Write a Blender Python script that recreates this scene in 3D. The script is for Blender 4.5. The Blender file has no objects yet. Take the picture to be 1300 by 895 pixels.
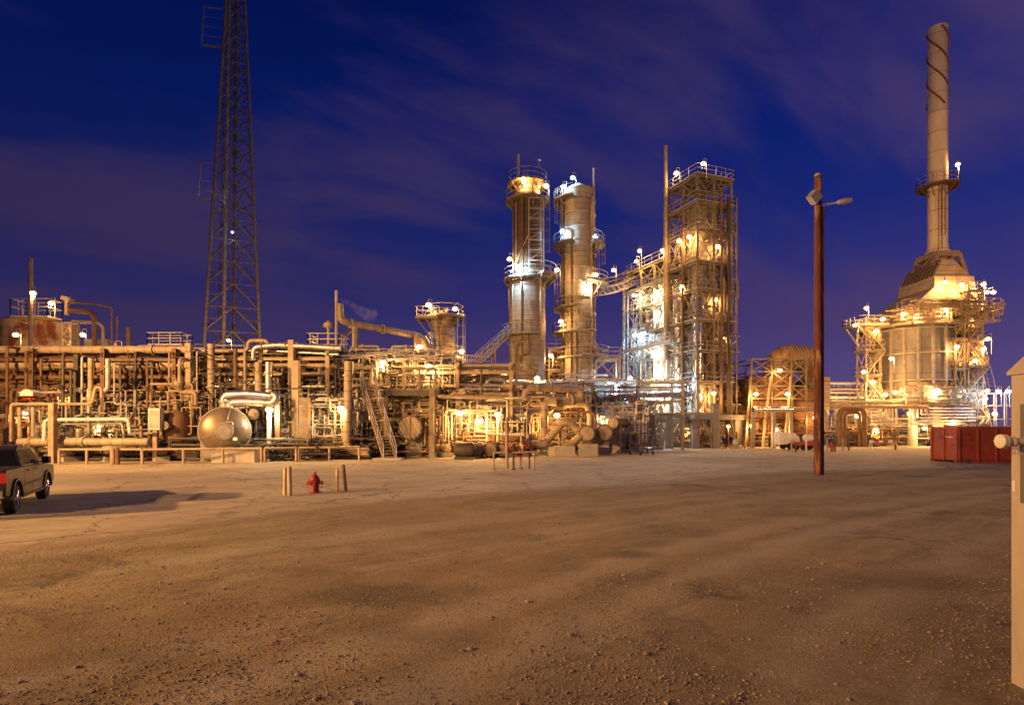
import bpy, math, random
from mathutils import Vector, Matrix, noise
random.seed(11)
V = Vector
F = 722.0          # focal length in photo pixels
EYE = 2.4
COL = bpy.context.scene.collection
ORG = {}           # world origin of every thing / part

def P(px, py, Y):
    """a point at distance Y seen at photo pixel (px, py)"""
    return V(((px-650)/F*Y, Y, EYE+(543-py)/F*Y))
def M(npx, Y): return npx/F*Y
def G(px, Y, z=0.0): return V(((px-650)/F*Y, Y, z))

# ------------------------------------------------------------------ materials
MATS = {}
def mat(name, c1, c2=None, rough=.6, metal=0.0, scale=3.0, rust=0.0, rustc=(.16,.06,.02), bump=.15,
        band=0.0, bandw=.05, streak=1.0, fine=40.0, coat=0.0, axis='Z', band2=0.0):
    if name in MATS: return MATS[name]
    m = bpy.data.materials.new(name); m.use_nodes = True
    nt = m.node_tree; N = nt.nodes; L = nt.links
    b = N['Principled BSDF']
    tc = N.new('ShaderNodeTexCoord'); mp = N.new('ShaderNodeMapping')
    mp.inputs['Scale'].default_value = (1, 1, 1/streak)
    L.new(tc.outputs['Object'], mp.inputs[0])
    oi = N.new('ShaderNodeObjectInfo'); ad = N.new('ShaderNodeVectorMath'); ad.operation = 'ADD'
    sc = N.new('ShaderNodeVectorMath'); sc.operation = 'SCALE'; sc.inputs['Scale'].default_value = 3
    L.new(oi.outputs['Location'], sc.inputs[0])
    L.new(mp.outputs[0], ad.inputs[0]); L.new(sc.outputs[0], ad.inputs[1])
    n1 = N.new('ShaderNodeTexNoise'); n1.inputs['Scale'].default_value = scale; n1.inputs['Detail'].default_value = 6
    n1.inputs['Roughness'].default_value = .65
    L.new(ad.outputs[0], n1.inputs['Vector'])
    r1 = N.new('ShaderNodeMapRange'); r1.inputs[1].default_value = .32; r1.inputs[2].default_value = .68
    L.new(n1.outputs[0], r1.inputs[0])
    if c2 is None: c2 = tuple(x*.6 for x in c1)
    mx = N.new('ShaderNodeMix'); mx.data_type = 'RGBA'
    mx.inputs['A'].default_value = (*c2, 1); mx.inputs['B'].default_value = (*c1, 1)
    L.new(r1.outputs[0], mx.inputs['Factor'])
    out = mx.outputs['Result']
    hv = n1.outputs[0]
    ru = None
    if rust > 0:
        n2 = N.new('ShaderNodeTexNoise'); n2.inputs['Scale'].default_value = scale*.8; n2.inputs['Detail'].default_value = 9
        n2.inputs['Roughness'].default_value = .7; n2.inputs['Distortion'].default_value = .4
        mv = N.new('ShaderNodeVectorMath'); mv.inputs[1].default_value = (7.3, 2.1, 5.5)
        L.new(ad.outputs[0], mv.inputs[0]); L.new(mv.outputs[0], n2.inputs['Vector'])
        r2 = N.new('ShaderNodeMapRange'); t = .72-.4*rust
        r2.inputs[1].default_value = t; r2.inputs[2].default_value = t+.09
        L.new(n2.outputs[0], r2.inputs[0])
        m2 = N.new('ShaderNodeMix'); m2.data_type = 'RGBA'; m2.inputs['B'].default_value = (*rustc, 1)
        L.new(out, m2.inputs['A']); L.new(r2.outputs[0], m2.inputs['Factor']); out = m2.outputs['Result']
        ru = r2.outputs[0]
    def bandnode(axis, sp, w, coord='Object'):
        sx = N.new('ShaderNodeSeparateXYZ'); L.new(tc.outputs[coord], sx.inputs[0])
        d = N.new('ShaderNodeMath'); d.operation = 'DIVIDE'; d.inputs[1].default_value = sp
        L.new(sx.outputs[axis], d.inputs[0])
        f = N.new('ShaderNodeMath'); f.operation = 'FRACT'; L.new(d.outputs[0], f.inputs[0])
        l = N.new('ShaderNodeMath'); l.operation = 'LESS_THAN'; l.inputs[1].default_value = w/sp
        L.new(f.outputs[0], l.inputs[0]); return l.outputs[0]
    bn = None
    if band > 0:
        bn = bandnode(axis, band, bandw)
        if band2 > 0:
            b2 = bandnode('X', band2, bandw); mxx = N.new('ShaderNodeMath'); mxx.operation = 'MAXIMUM'
            L.new(bn, mxx.inputs[0]); L.new(b2, mxx.inputs[1]); bn = mxx.outputs[0]
        m3 = N.new('ShaderNodeMix'); m3.data_type = 'RGBA'; m3.inputs['B'].default_value = (*[x*.45 for x in c2], 1)
        L.new(out, m3.inputs['A']); L.new(bn, m3.inputs['Factor']); out = m3.outputs['Result']
    L.new(out, b.inputs['Base Color'])
    rr = N.new('ShaderNodeMapRange'); rr.inputs[3].default_value = max(.05, rough-.12); rr.inputs[4].default_value = min(1, rough+.15)
    L.new(n1.outputs[0], rr.inputs[0])
    if ru is not None:
        mr = N.new('ShaderNodeMix'); mr.inputs['B'].default_value = .9
        L.new(rr.outputs[0], mr.inputs['A']); L.new(ru, mr.inputs['Factor']); L.new(mr.outputs['Result'], b.inputs['Roughness'])
        if metal > 0:
            mm = N.new('ShaderNodeMath'); mm.operation = 'MULTIPLY_ADD'; mm.inputs[1].default_value = -metal; mm.inputs[2].default_value = metal
            L.new(ru, mm.inputs[0]); L.new(mm.outputs[0], b.inputs['Metallic'])
    else:
        L.new(rr.outputs[0], b.inputs['Roughness']); b.inputs['Metallic'].default_value = metal
    if coat: b.inputs['Coat Weight'].default_value = coat
    if bump > 0:
        nf = N.new('ShaderNodeTexNoise'); nf.inputs['Scale'].default_value = fine; nf.inputs['Detail'].default_value = 3
        L.new(tc.outputs['Object'], nf.inputs['Vector'])
        s = N.new('ShaderNodeMath'); s.operation = 'ADD'; L.new(nf.outputs[0], s.inputs[0])
        m4 = N.new('ShaderNodeMath'); m4.operation = 'MULTIPLY'; m4.inputs[1].default_value = 2.5; L.new(n1.outputs[0], m4.inputs[0])
        L.new(m4.outputs[0], s.inputs[1]); h = s.outputs[0]
        if bn is not None:
            s2 = N.new('ShaderNodeMath'); s2.operation = 'ADD'; L.new(h, s2.inputs[0]); L.new(bn, s2.inputs[1]); h = s2.outputs[0]
        bp = N.new('ShaderNodeBump'); bp.inputs['Strength'].default_value = bump; bp.inputs['Distance'].default_value = .04
        L.new(h, bp.inputs['Height']); L.new(bp.outputs[0], b.inputs['Normal'])
    MATS[name] = m; return m
def emis(name, col, s, sampling=False):
    if name in MATS: return MATS[name]
    m = bpy.data.materials.new(name); m.use_nodes = True
    b = m.node_tree.nodes['Principled BSDF']
    b.inputs['Base Color'].default_value = (.8,.8,.8,1)
    b.inputs['Emission Color'].default_value = (*col, 1); b.inputs['Emission Strength'].default_value = s
    if not sampling: m.cycles.emission_sampling = 'NONE'
    MATS[name] = m; return m

GALV = mat('galvanised', (.50,.48,.45), (.30,.28,.25), .5, .35, 2.2, .18, bump=.1)
ALU  = mat('aluminium_jacket', (.66,.63,.58), (.40,.37,.33), .36, .7, 1.5, .05, band=.9, bandw=.035, bump=.12)
ALUX = mat('aluminium_jacket_x', (.66,.63,.58), (.40,.37,.33), .36, .7, 1.5, .05, band=.9, bandw=.035, bump=.12, axis='X')
SILV = mat('bright_jacket', (.78,.77,.75), (.55,.54,.52), .25, .9, 1.2, 0, band=1.1, bandw=.03, bump=.08, axis='X')
TAN  = mat('tan_paint', (.44,.35,.24), (.26,.19,.12), .55, 0, 1.6, .22, bump=.12)
TANB = mat('tan_insulation', (.47,.38,.27), (.28,.21,.13), .6, .1, 1.3, .15, band=.75, bandw=.05, bump=.15)
TANX = mat('tan_insulation_x', (.47,.38,.27), (.28,.21,.13), .6, .1, 1.3, .15, band=.8, bandw=.04, bump=.15, axis='X')
STEEL= mat('structural_steel', (.30,.25,.18), (.15,.115,.08), .6, .1, 1.8, .35, bump=.12)
PALE = mat('pale_steel', (.50,.46,.39), (.30,.26,.21), .5, .1, 1.8, .15, bump=.1)
DARK = mat('dark_steel', (.10,.085,.07), (.05,.04,.035), .55, .2, 2.0, .3, bump=.12)
BROWN= mat('brown_steel', (.22,.13,.075), (.12,.07,.04), .65, .1, 1.6, .4, bump=.15)
RUST = mat('rusty_plate', (.30,.16,.08), (.16,.075,.035), .8, 0, 1.0, .4, band=.62, bandw=.05, bump=.3)
CONC = mat('concrete', (.42,.39,.34), (.28,.26,.22), .85, 0, 1.2, .0, bump=.3)
WHITE= mat('white_paint', (.74,.72,.68), (.55,.52,.47), .45, 0, 1.5, .08, bump=.06)
RED  = mat('red_paint', (.42,.035,.02), (.22,.02,.012), .5, 0, 3.0, .2, bump=.1)
YELL = mat('yellow_paint', (.66,.50,.22), (.42,.30,.12), .6, 0, 2.5, .25, bump=.12)
SHELL= mat('column_shell', (.38,.325,.25), (.20,.165,.12), .62, .12, .9, .14, band=.55, bandw=.035, bump=.14, streak=4)
SHELL2=mat('ringed_shell', (.44,.39,.31), (.25,.215,.165), .58, .15, .8, .12, band=.62, bandw=.03, bump=.12, streak=3)
DSHELL=mat('dark_shell', (.17,.12,.08), (.09,.06,.04), .6, .2, .8, .25, band=.8, bandw=.05, bump=.2, streak=4)
TANKM= mat('rusting_tank', (.34,.27,.20), (.20,.15,.11), .7, 0, .6, .5, rustc=(.13,.04,.02), bump=.15, streak=1.6)
FIRE = mat('heater_shell', (.30,.285,.27), (.15,.14,.13), .5, .4, .6, .1, band=3.1, bandw=.06, bump=.25, streak=2)
CHIM = mat('stack_shell', (.80,.70,.55), (.62,.50,.36), .7, 0, .6, .24, rustc=(.17,.075,.03), band=2.6, bandw=.07, bump=.2, streak=3)
WOOD = mat('pole_paint', (.17,.045,.028), (.06,.018,.012), .75, 0, 3.5, .42, rustc=(.40,.22,.11), bump=.3, streak=6)
GLASSD = mat('dark_glass', (.012,.012,.016), (.01,.01,.012), .06, 0, 1, bump=0)
RUBBER = mat('rubber', (.02,.02,.02), (.012,.012,.012), .85, 0, 8, bump=.2)
BLACK = mat('black_plastic', (.02,.018,.018), None, .5, 0, 8, bump=.05)
TRUCKP = mat('truck_paint', (.05,.035,.026), (.035,.025,.018), .3, .2, 3, bump=0, coat=.25)
CHROME = mat('chrome', (.75,.75,.75), (.6,.6,.6), .12, 1, 3, bump=0)
DUMP = mat('dumpster_paint', (.36,.065,.028), (.19,.04,.02), .65, 0, 1.3, .38, rustc=(.11,.045,.025), bump=.2)
GATEM = mat('post_render', (.46,.41,.36), (.32,.28,.24), .8, 0, 1.6, .12, rustc=(.22,.17,.13), bump=.2, fine=120, streak=4)
BULBW = emis('sodium_bulb', (1,.62,.24), 5)
BULBB = emis('mercury_bulb', (.42,.75,1), 5)
TAILM = emis('tail_lamp', (1,.05,.02), .12); TRUCKP.node_tree.nodes['Principled BSDF'].inputs['Specular IOR Level'].default_value = .3; TAILM.node_tree.nodes['Principled BSDF'].inputs['Base Color'].default_value = (.3,.01,.01,1)
GLASSD.node_tree.nodes['Principled BSDF'].inputs['Specular IOR Level'].default_value = .2

# ------------------------------------------------------------------ mesh builder
def frame_of(d):
    d = d.normalized(); a = V((0,0,1)) if abs(d.z) < .9 else V((1,0,0))
    x = d.cross(a).normalized(); return x, d.cross(x).normalized()
def fillet(pts, r, n=5):
    if len(pts) < 3: return list(pts)
    out = [pts[0]]
    for i in range(1, len(pts)-1):
        a, b, c = pts[i-1], pts[i], pts[i+1]
        u, w = a-b, c-b; lu, lw = u.length, w.length
        if lu < 1e-6 or lw < 1e-6: continue
        t = min(r, lu*.49, lw*.49); p0 = b+u/lu*t; p1 = b+w/lw*t
        for k in range(n+1):
            s = k/n; out.append(p0*(1-s)**2+b*2*s*(1-s)+p1*s*s)
    out.append(pts[-1]); return out

class MB:
    def __init__(s): s.v = []; s.f = []
    def add(s, vs, fs):
        o = len(s.v); s.v += vs; s.f += [tuple(i+o for i in f) for f in fs]; return s
    def box(s, c, size, rz=0.0, rot=None):
        c = V(c); h = V(size)/2; m = rot or Matrix.Rotation(rz, 3, 'Z')
        vs = [c+m@V((x*h.x, y*h.y, z*h.z)) for x in (-1,1) for y in (-1,1) for z in (-1,1)]
        return s.add(vs, [(0,1,3,2),(4,6,7,5),(0,4,5,1),(2,3,7,6),(0,2,6,4),(1,5,7,3)])
    def box2(s, a, b):
        a, b = V(a), V(b); return s.box((a+b)/2, [abs(x) for x in (b-a)])
    def bar(s, a, b, w, h=None, hs=False):
        a, b = V(a), V(b); h = h or w; d = b-a
        if d.length < 1e-5: return s
        d.normalize(); up = V((0,0,1)) if abs(d.z) < .95 else V((0,1,0))
        x = d.cross(up).normalized(); y = x.cross(d).normalized()
        if not hs:
            vs = [p+x*(i*w/2)+y*(j*h/2) for p in (a,b) for i,j in ((-1,-1),(1,-1),(1,1),(-1,1))]
            return s.add(vs, [(3,2,1,0),(4,5,6,7),(0,1,5,4),(1,2,6,5),(2,3,7,6),(3,0,4,7)])
        t = .12*h   # H section: two flanges and a web
        s.bar(a+y*(h/2-t/2), b+y*(h/2-t/2), w, t); s.bar(a-y*(h/2-t/2), b-y*(h/2-t/2), w, t)
        return s.bar(a, b, t, h-2.02*t)
    def tube(s, pts, r, n=8, bend=None, cap=True):
        pts = [V(p) for p in pts]
        pts = fillet(pts, bend if bend is not None else r*3)
        rings = []; x = None
        for i, p in enumerate(pts):
            d = (pts[min(i+1, len(pts)-1)]-pts[max(i-1, 0)])
            if d.length < 1e-7: d = V((0,0,1))
            d.normalize()
            if x is None: x, y = frame_of(d)
            else:
                x = (x-d*x.dot(d)); x = x.normalized() if x.length > 1e-6 else frame_of(d)[0]
                y = d.cross(x)
            rings.append([p+(x*math.cos(2*math.pi*k/n)+y*math.sin(2*math.pi*k/n))*r for k in range(n)])
        vs = [q for R in rings for q in R]; fs = []
        for i in range(len(rings)-1):
            for k in range(n):
                k2 = (k+1) % n; fs.append((i*n+k, i*n+k2, (i+1)*n+k2, (i+1)*n+k))
        if cap: fs.append(tuple(reversed(range(n)))); fs.append(tuple((len(rings)-1)*n+k for k in range(n)))
        return s.add(vs, fs)
    def cyl(s, a, b, r, n=16, r2=None):
        return s.lathe(a, b, [(0, r), (1, r if r2 is None else r2)], n, closed=True)
    def lathe(s, a, b, prof, n=24, closed=False):
        """prof: (t along a->b, radius); open ends are capped when closed"""
        a, b = V(a), V(b); d = b-a; x, y = frame_of(d); vs = []; fs = []
        for t, r in prof:
            c = a+d*t; r = max(r, 1e-4)
            vs += [c+(x*math.cos(2*math.pi*k/n)+y*math.sin(2*math.pi*k/n))*r for k in range(n)]
        for i in range(len(prof)-1):
            for k in range(n):
                k2 = (k+1) % n; fs.append((i*n+k, i*n+k2, (i+1)*n+k2, (i+1)*n+k))
        if closed: fs.append(tuple(reversed(range(n)))); fs.append(tuple((len(prof)-1)*n+k for k in range(n)))
        return s.add(vs, fs)
    def vessel(s, a, b, r, n=32, head=.5):
        """closed vessel with dished heads; head = depth / radius"""
        a, b = V(a), V(b); L = (b-a).length; h = head*r/L
        pr = [(-h*math.sin(t*math.pi/12), r*math.cos(t*math.pi/12)) for t in range(6, 0, -1)]
        pr += [(0, r), (1, r)]+[(1+h*math.sin(t*math.pi/12), r*math.cos(t*math.pi/12)) for t in range(1, 7)]
        return s.lathe(a, b, pr, n, closed=True)
    def flange(s, c, d, r, w=.08, k=1.5):
        d = V(d).normalized(); c = V(c); return s.cyl(c-d*w/2, c+d*w/2, r*k, 12)
    def ring(s, c, r0, r1, z0, z1, n=40, a0=0, a1=2*math.pi):
        c = V(c); full = abs(a1-a0-2*math.pi) < 1e-3; m = n if full else n+1; vs = []; fs = []
        for k in range(m):
            a = a0+(a1-a0)*k/n; u = V((math.cos(a), math.sin(a), 0))
            vs += [c+u*r0+V((0,0,z0)), c+u*r1+V((0,0,z0)), c+u*r1+V((0,0,z1)), c+u*r0+V((0,0,z1))]
        for k in range(n):
            q = ((k+1) % m)*4; p = k*4
            for e in range(4): fs.append((p+e, p+(e+1)%4, q+(e+1)%4, q+e))
        if not full: fs += [(3,2,1,0), tuple(n*4+e for e in range(4))]
        return s.add(vs, fs)
    def prism(s, poly, org, ex, ey, ez):
        """poly in (ex, ey) coordinates, extruded by ez"""
        org, ex, ey, ez = V(org), V(ex), V(ey), V(ez); n = len(poly)
        a = [org+ex*p[0]+ey*p[1] for p in poly]; vs = a+[p+ez for p in a]
        return s.add(vs, [tuple(reversed(range(n))), tuple(range(n, 2*n))]+[(i, (i+1)%n, n+(i+1)%n, n+i) for i in range(n)])
    def hwheel(s, c, d, r):
        c, d = V(c), V(d).normalized(); x, y = frame_of(d)
        s.tube([c+(x*math.cos(a)+y*math.sin(a))*r for a in [k*math.pi/5 for k in range(11)]], r*.12, 5, bend=0, cap=False)
        s.bar(c-x*r, c+x*r, r*.12); s.bar(c-y*r, c+y*r, r*.12); s.bar(c-d*r*1.1, c, r*.2); return s
    def valve(s, c, ax, r):
        c = V(c); ax = V(ax).normalized()
        up = V((0,0,1)) if abs(ax.z) < .7 else V((0,-1,0))
        s.lathe(c-ax*r*2, c+ax*r*2, [(0,r*1.7),(.12,r*1.7),(.13,r),(.35,r*1.3),(.65,r*1.3),(.87,r),(.88,r*1.7),(1,r*1.7)], 10, closed=True)
        s.lathe(c, c+up*r*4, [(0,r*1.1),(.35,r*.9),(.36,r*1.2),(.45,r*1.2),(.46,r*.4),(1,r*.25)], 8, closed=True)
        return s.hwheel(c+up*r*4.1, up, r*1.6)
    def rail(s, pts, h=1.1, sp=1.5, r=.028, toe=True, closed=False, n=5):
        pts = [V(p) for p in pts]
        if closed: pts = pts+[pts[0]]
        for a, b in zip(pts, pts[1:]):
            L = (b-a).length; k = max(1, round(L/sp))
            for i in range(k+1):
                p = a.lerp(b, i/k); s.bar(p, p+V((0,0,h)), r*1.7)
            for z in (h, h*.55): s.bar(a+V((0,0,z)), b+V((0,0,z)), r*1.8)
            if toe: s.bar(a+V((0,0,.06)), b+V((0,0,.06)), .015, .12)
        return s
    def ladder(s, a, b, w=.5, side=None, cage=None, sp=.32):
        a, b = V(a), V(b); d = b-a; x = V(side).normalized() if side else frame_of(d)[0]
        for q in (-1, 1): s.bar(a+x*q*w/2, b+x*q*w/2, .05)
        n = int(d.length/sp)
        for i in range(n+1): p = a.lerp(b, i/max(1,n)); s.bar(p-x*w/2, p+x*w/2, .03)
        if cage:
            c = V(cage).normalized(); m = int(d.length/1.1)
            for i in range(2, m+1):
                p = a.lerp(b, i/m)
                q = [p+x*w*.75*math.cos(t)+c*(.05+.75*math.sin(t)) for t in [k*math.pi/6 for k in range(7)]]
                for u, v in zip(q, q[1:]): s.bar(u, v, .05, .02)
            for t in (math.pi*.25, math.pi*.5, math.pi*.75):
                o = x*w*.75*math.cos(t)+c*(.05+.75*math.sin(t)); s.bar(a.lerp(b, 2/max(m,2))+o, b+o, .04)
        return s
    def stair(s, a, b, side, w=.9):
        a, b = V(a), V(b); x = V(side).normalized()
        for q in (0, 1): s.bar(a+x*q*w, b+x*q*w, .05, .17)
        n = max(3, int(abs(b.z-a.z)/.21))
        for i in range(1, n):
            p = a.lerp(b, i/n); s.box(p+x*w/2, (w if abs(x.x) > .5 else .26, w if abs(x.x) <= .5 else .26, .04))
        return s
    def stair_rail(s, a, b, side, w=.9):
        a, b = V(a), V(b); x = V(side).normalized(); k = max(2, int((b-a).length/1.4))
        for q in (0, 1):
            for z in (.55, 1.05): s.bar(a+x*q*w+V((0,0,z)), b+x*q*w+V((0,0,z)), .05)
            for i in range(k+1): p = a.lerp(b, i/k)+x*q*w; s.bar(p, p+V((0,0,1.05)), .045)
        return s
    def build(s, name, material, parent=None, org=None, smooth=30):
        me = bpy.data.meshes.new(name)
        po = ORG[parent.name] if parent else None
        if parent: o0 = po
        elif org is not None: o0 = V(org)
        else:
            xs = [p.x for p in s.v]; ys = [p.y for p in s.v]
            o0 = V(((min(xs)+max(xs))/2, (min(ys)+max(ys))/2, min(p.z for p in s.v)))
        me.from_pydata([tuple(p-o0) for p in s.v], [], s.f); me.update()
        if smooth:
            me.shade_smooth(); me.set_sharp_from_angle(angle=math.radians(smooth))
        me.materials.append(material)
        o = bpy.data.objects.new(name, me); COL.objects.link(o)
        if parent: o.parent = parent
        else: o.location = o0
        ORG[o.name] = o0; return o

LABELS = {}
def tag(o, label, cat, group=None, kind=None):
    nw = len(label.split())
    if not 4 <= nw <= 16: print('LABEL LENGTH', nw, label)
    if label in LABELS: print('LABEL TWICE', label)
    LABELS[label] = 1
    o['label'] = label; o['category'] = cat
    if group: o['group'] = group
    if kind: o['kind'] = kind
    return o
def thing(name, loc, label, cat, group=None):
    o = bpy.data.objects.new(name, None); COL.objects.link(o); o.location = loc
    ORG[o.name] = V(loc); return tag(o, label, cat, group)
def struct(mb, name, m, smooth=30):
    o = mb.build(name, m, org=(0,0,0), smooth=smooth); o['kind'] = 'structure'; return o
ORD = 'first second third fourth fifth sixth seventh eighth ninth tenth eleventh twelfth thirteenth fourteenth fifteenth sixteenth seventeenth eighteenth nineteenth twentieth'.split()
# ------------------------------------------------------------------ camera
cam = bpy.data.cameras.new('camera'); co = bpy.data.objects.new('camera', cam); COL.objects.link(co)
co.location = (0, 0, EYE); co.rotation_euler = (math.radians(90), 0, 0)
cam.sensor_width = 36; cam.lens = 36*F/1300; cam.shift_y = 95.5/1300; cam.clip_end = 5000; cam.clip_start = .1
sc = bpy.context.scene; sc.camera = co
sc.view_settings.view_transform = 'Standard'; sc.view_settings.look = 'None'
sc.view_settings.exposure = 0; sc.view_settings.gamma = 1
sc.cycles.use_denoising = True; sc.cycles.max_bounces = 5; sc.cycles.diffuse_bounces = 3; sc.cycles.glossy_bounces = 3
sc.cycles.sample_clamp_indirect = 4; sc.cycles.use_light_tree = True

# ------------------------------------------------------------------ dusk sky (world)
w = bpy.data.worlds.new('World'); sc.world = w; w.use_nodes = True
nt = w.node_tree; N = nt.nodes; L = nt.links; bg = N['Background']
tc = N.new('ShaderNodeTexCoord'); sx = N.new('ShaderNodeSeparateXYZ'); L.new(tc.outputs['Generated'], sx.inputs[0])
cr = N.new('ShaderNodeValToRGB'); L.new(sx.outputs['Z'], cr.inputs[0]); e = cr.color_ramp
def rgb(r, g, b):
    f = lambda c: (c/255/12.92) if c/255 <= .04045 else ((c/255+.055)/1.055)**2.4
    return (f(r), f(g), f(b), 1)
e.elements[0].position = 0; e.elements[0].color = rgb(88, 70, 112)
e.elements[1].position = .62; e.elements[1].color = rgb(2, 18, 80)
for p, c in ((.1, (76, 63, 114)), (.2, (52, 48, 110)), (.33, (24, 36, 108)), (.46, (8, 28, 102))): q = e.elements.new(p); q.color = rgb(*c)
# streaky cloud deck: direction projected onto a plane overhead
za = N.new('ShaderNodeMath'); za.operation = 'MAXIMUM'; za.inputs[1].default_value = 0; L.new(sx.outputs['Z'], za.inputs[0])
zb = N.new('ShaderNodeMath'); zb.operation = 'ADD'; zb.inputs[1].default_value = .30; L.new(za.outputs[0], zb.inputs[0])
dv = N.new('ShaderNodeVectorMath'); dv.operation = 'DIVIDE'
cb = N.new('ShaderNodeCombineXYZ'); [L.new(zb.outputs[0], cb.inputs[i]) for i in range(3)]
L.new(tc.outputs['Generated'], dv.inputs[0]); L.new(cb.outputs[0], dv.inputs[1])
m0 = N.new('ShaderNodeMapping'); m0.inputs['Rotation'].default_value = (0, 0, math.radians(-28)); mp = N.new('ShaderNodeMapping'); mp.inputs['Scale'].default_value = (.55, 1.25, 0)
mp.inputs['Location'].default_value = (3.7, 1.3, 0)
L.new(dv.outputs[0], m0.inputs[0]); L.new(m0.outputs[0], mp.inputs[0])
nz = N.new('ShaderNodeTexNoise'); nz.inputs['Scale'].default_value = 2.0; nz.inputs['Detail'].default_value = 7; nz.inputs['Roughness'].default_value = .52
nz.inputs['Distortion'].default_value = .25
L.new(mp.outputs[0], nz.inputs['Vector'])
mr = N.new('ShaderNodeMapRange'); mr.interpolation_type = 'SMOOTHSTEP'; mr.inputs[1].default_value = .42; mr.inputs[2].default_value = .66
mr.inputs[4].default_value = .72; L.new(nz.outputs[0], mr.inputs[0])
mx = N.new('ShaderNodeMix'); mx.data_type = 'RGBA'; L.new(mr.outputs[0], mx.inputs['Factor'])
L.new(cr.outputs[0], mx.inputs['A']); mx.inputs['B'].default_value = rgb(72, 56, 98)
hx_ = N.new('ShaderNodeMapRange'); hx_.inputs[1].default_value = -.7; hx_.inputs[2].default_value = .6; hx_.inputs[3].default_value = .55; hx_.inputs[4].default_value = 1.0; L.new(sx.outputs['X'], hx_.inputs[0])
sm_ = N.new('ShaderNodeVectorMath'); sm_.operation = 'SCALE'; L.new(mx.outputs['Result'], sm_.inputs[0]); L.new(hx_.outputs[0], sm_.inputs['Scale'])
L.new(sm_.outputs[0], bg.inputs['Color']); bg.inputs['Strength'].default_value = 1.15

# ------------------------------------------------------------------ ground
def ground_mat():
    m = bpy.data.materials.new('gravel_ground'); m.use_nodes = True
    nt = m.node_tree; N = nt.nodes; L = nt.links; b = N['Principled BSDF']
    tc = N.new('ShaderNodeTexCoord')
    def noise_(s, d, sc=(1,1,1), rot=0, loc=(0,0,0), r=.6, dist=0):
        m0 = N.new('ShaderNodeMapping'); m0.inputs['Rotation'].default_value = (0,0,rot); L.new(tc.outputs['Object'], m0.inputs[0])
        mp = N.new('ShaderNodeMapping'); mp.inputs['Scale'].default_value = sc; mp.inputs['Location'].default_value = loc
        L.new(m0.outputs[0], mp.inputs[0])
        n = N.new('ShaderNodeTexNoise'); n.inputs['Scale'].default_value = s; n.inputs['Detail'].default_value = d
        n.inputs['Roughness'].default_value = r; n.inputs['Distortion'].default_value = dist
        L.new(mp.outputs[0], n.inputs['Vector']); return n.outputs[0]
    def rng(x, a, b_, c=0, d=1):
        r = N.new('ShaderNodeMapRange'); r.inputs[1].default_value = a; r.inputs[2].default_value = b_; r.inputs[3].default_value = c; r.inputs[4].default_value = d
        L.new(x, r.inputs[0]); return r.outputs[0]
    def mix(f, a, b_):
        x = N.new('ShaderNodeMix'); x.data_type = 'RGBA'; L.new(f, x.inputs['Factor'])
        for s, q in (('A', a), ('B', b_)):
            if isinstance(q, tuple): x.inputs[s].default_value = (*q, 1)
            else: L.new(q, x.inputs[s])
        return x.outputs['Result']
    big = noise_(.22, 4); fine = noise_(9, 5, r=.75); mid = noise_(1.1, 11, r=.75)
    c = mix(rng(big, .35, .65), (.30,.235,.135), (.46,.365,.215))
    c = mix(rng(mid, .42, .66, 0, .6), c, (.22,.165,.095))
    trk = noise_(1.2, 10, (.07, .55, 1), math.radians(-41), r=.78, dist=.3)    # wheel tracks swept across the yard
    c = mix(rng(trk, .50, .64, 0, .8), c, (.52,.47,.36))
    trk2 = noise_(1.0, 10, (.06, .5, 1), math.radians(-36), (5,3,0), r=.78)
    c = mix(rng(trk2, .52, .68, 0, .5), c, (.12,.085,.05))
    st = noise_(.33, 10, loc=(2.2,.7,0), r=.75, dist=.5)                                # oily stains
    c = mix(rng(st, .54, .64, 0, .8), c, (.07,.055,.035))
    def attr(nm):
        a = N.new('ShaderNodeAttribute'); a.attribute_name = nm
        m_ = N.new('ShaderNodeMath'); m_.operation = 'MULTIPLY_ADD'; m_.inputs[1].default_value = .9; L.new(mid, m_.inputs[0]); L.new(a.outputs['Fac'], m_.inputs[2]); return m_.outputs[0]
    c = mix(rng(attr('worn'), .55, 1.25, 0, .85), c, (.50,.43,.31)); c = mix(rng(attr('damp'), .7, 1.2, 0, .65), c, (.085,.062,.038))
    vor = N.new('ShaderNodeTexVoronoi'); vor.inputs['Scale'].default_value = 31; L.new(tc.outputs['Object'], vor.inputs['Vector'])
    c = mix(rng(vor.outputs['Distance'], .05, .6, 0, .4), c, (.11,.075,.05))
    c = mix(rng(fine, .60, .72, 0, .8), c, (.60,.50,.38))
    L.new(c, b.inputs['Base Color']); b.inputs['Roughness'].default_value = .95
    ad = N.new('ShaderNodeMath'); ad.operation = 'SUBTRACT'
    mm = N.new('ShaderNodeMath'); mm.operation = 'MULTIPLY'; mm.inputs[1].default_value = 1.6; L.new(fine, mm.inputs[0])
    fb = noise_(34, 4, r=.8); m9 = N.new('ShaderNodeMath'); m9.operation = 'MULTIPLY_ADD'; m9.inputs[1].default_value = 1.5; L.new(fb, m9.inputs[0]); L.new(mm.outputs[0], m9.inputs[2])
    vm = N.new('ShaderNodeMath'); vm.operation = 'MULTIPLY'; L.new(vor.outputs['Distance'], vm.inputs[0]); L.new(rng(noise_(.9, 4, loc=(4,4,0)), .45, .6, .05, .7), vm.inputs[1])
    L.new(m9.outputs[0], ad.inputs[0]); L.new(vm.outputs[0], ad.inputs[1])
    bp = N.new('ShaderNodeBump'); bp.inputs['Strength'].default_value = .9; bp.inputs['Distance'].default_value = .035
    L.new(ad.outputs[0], bp.inputs['Height']); L.new(bp.outputs[0], b.inputs['Normal'])
    return m
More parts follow.
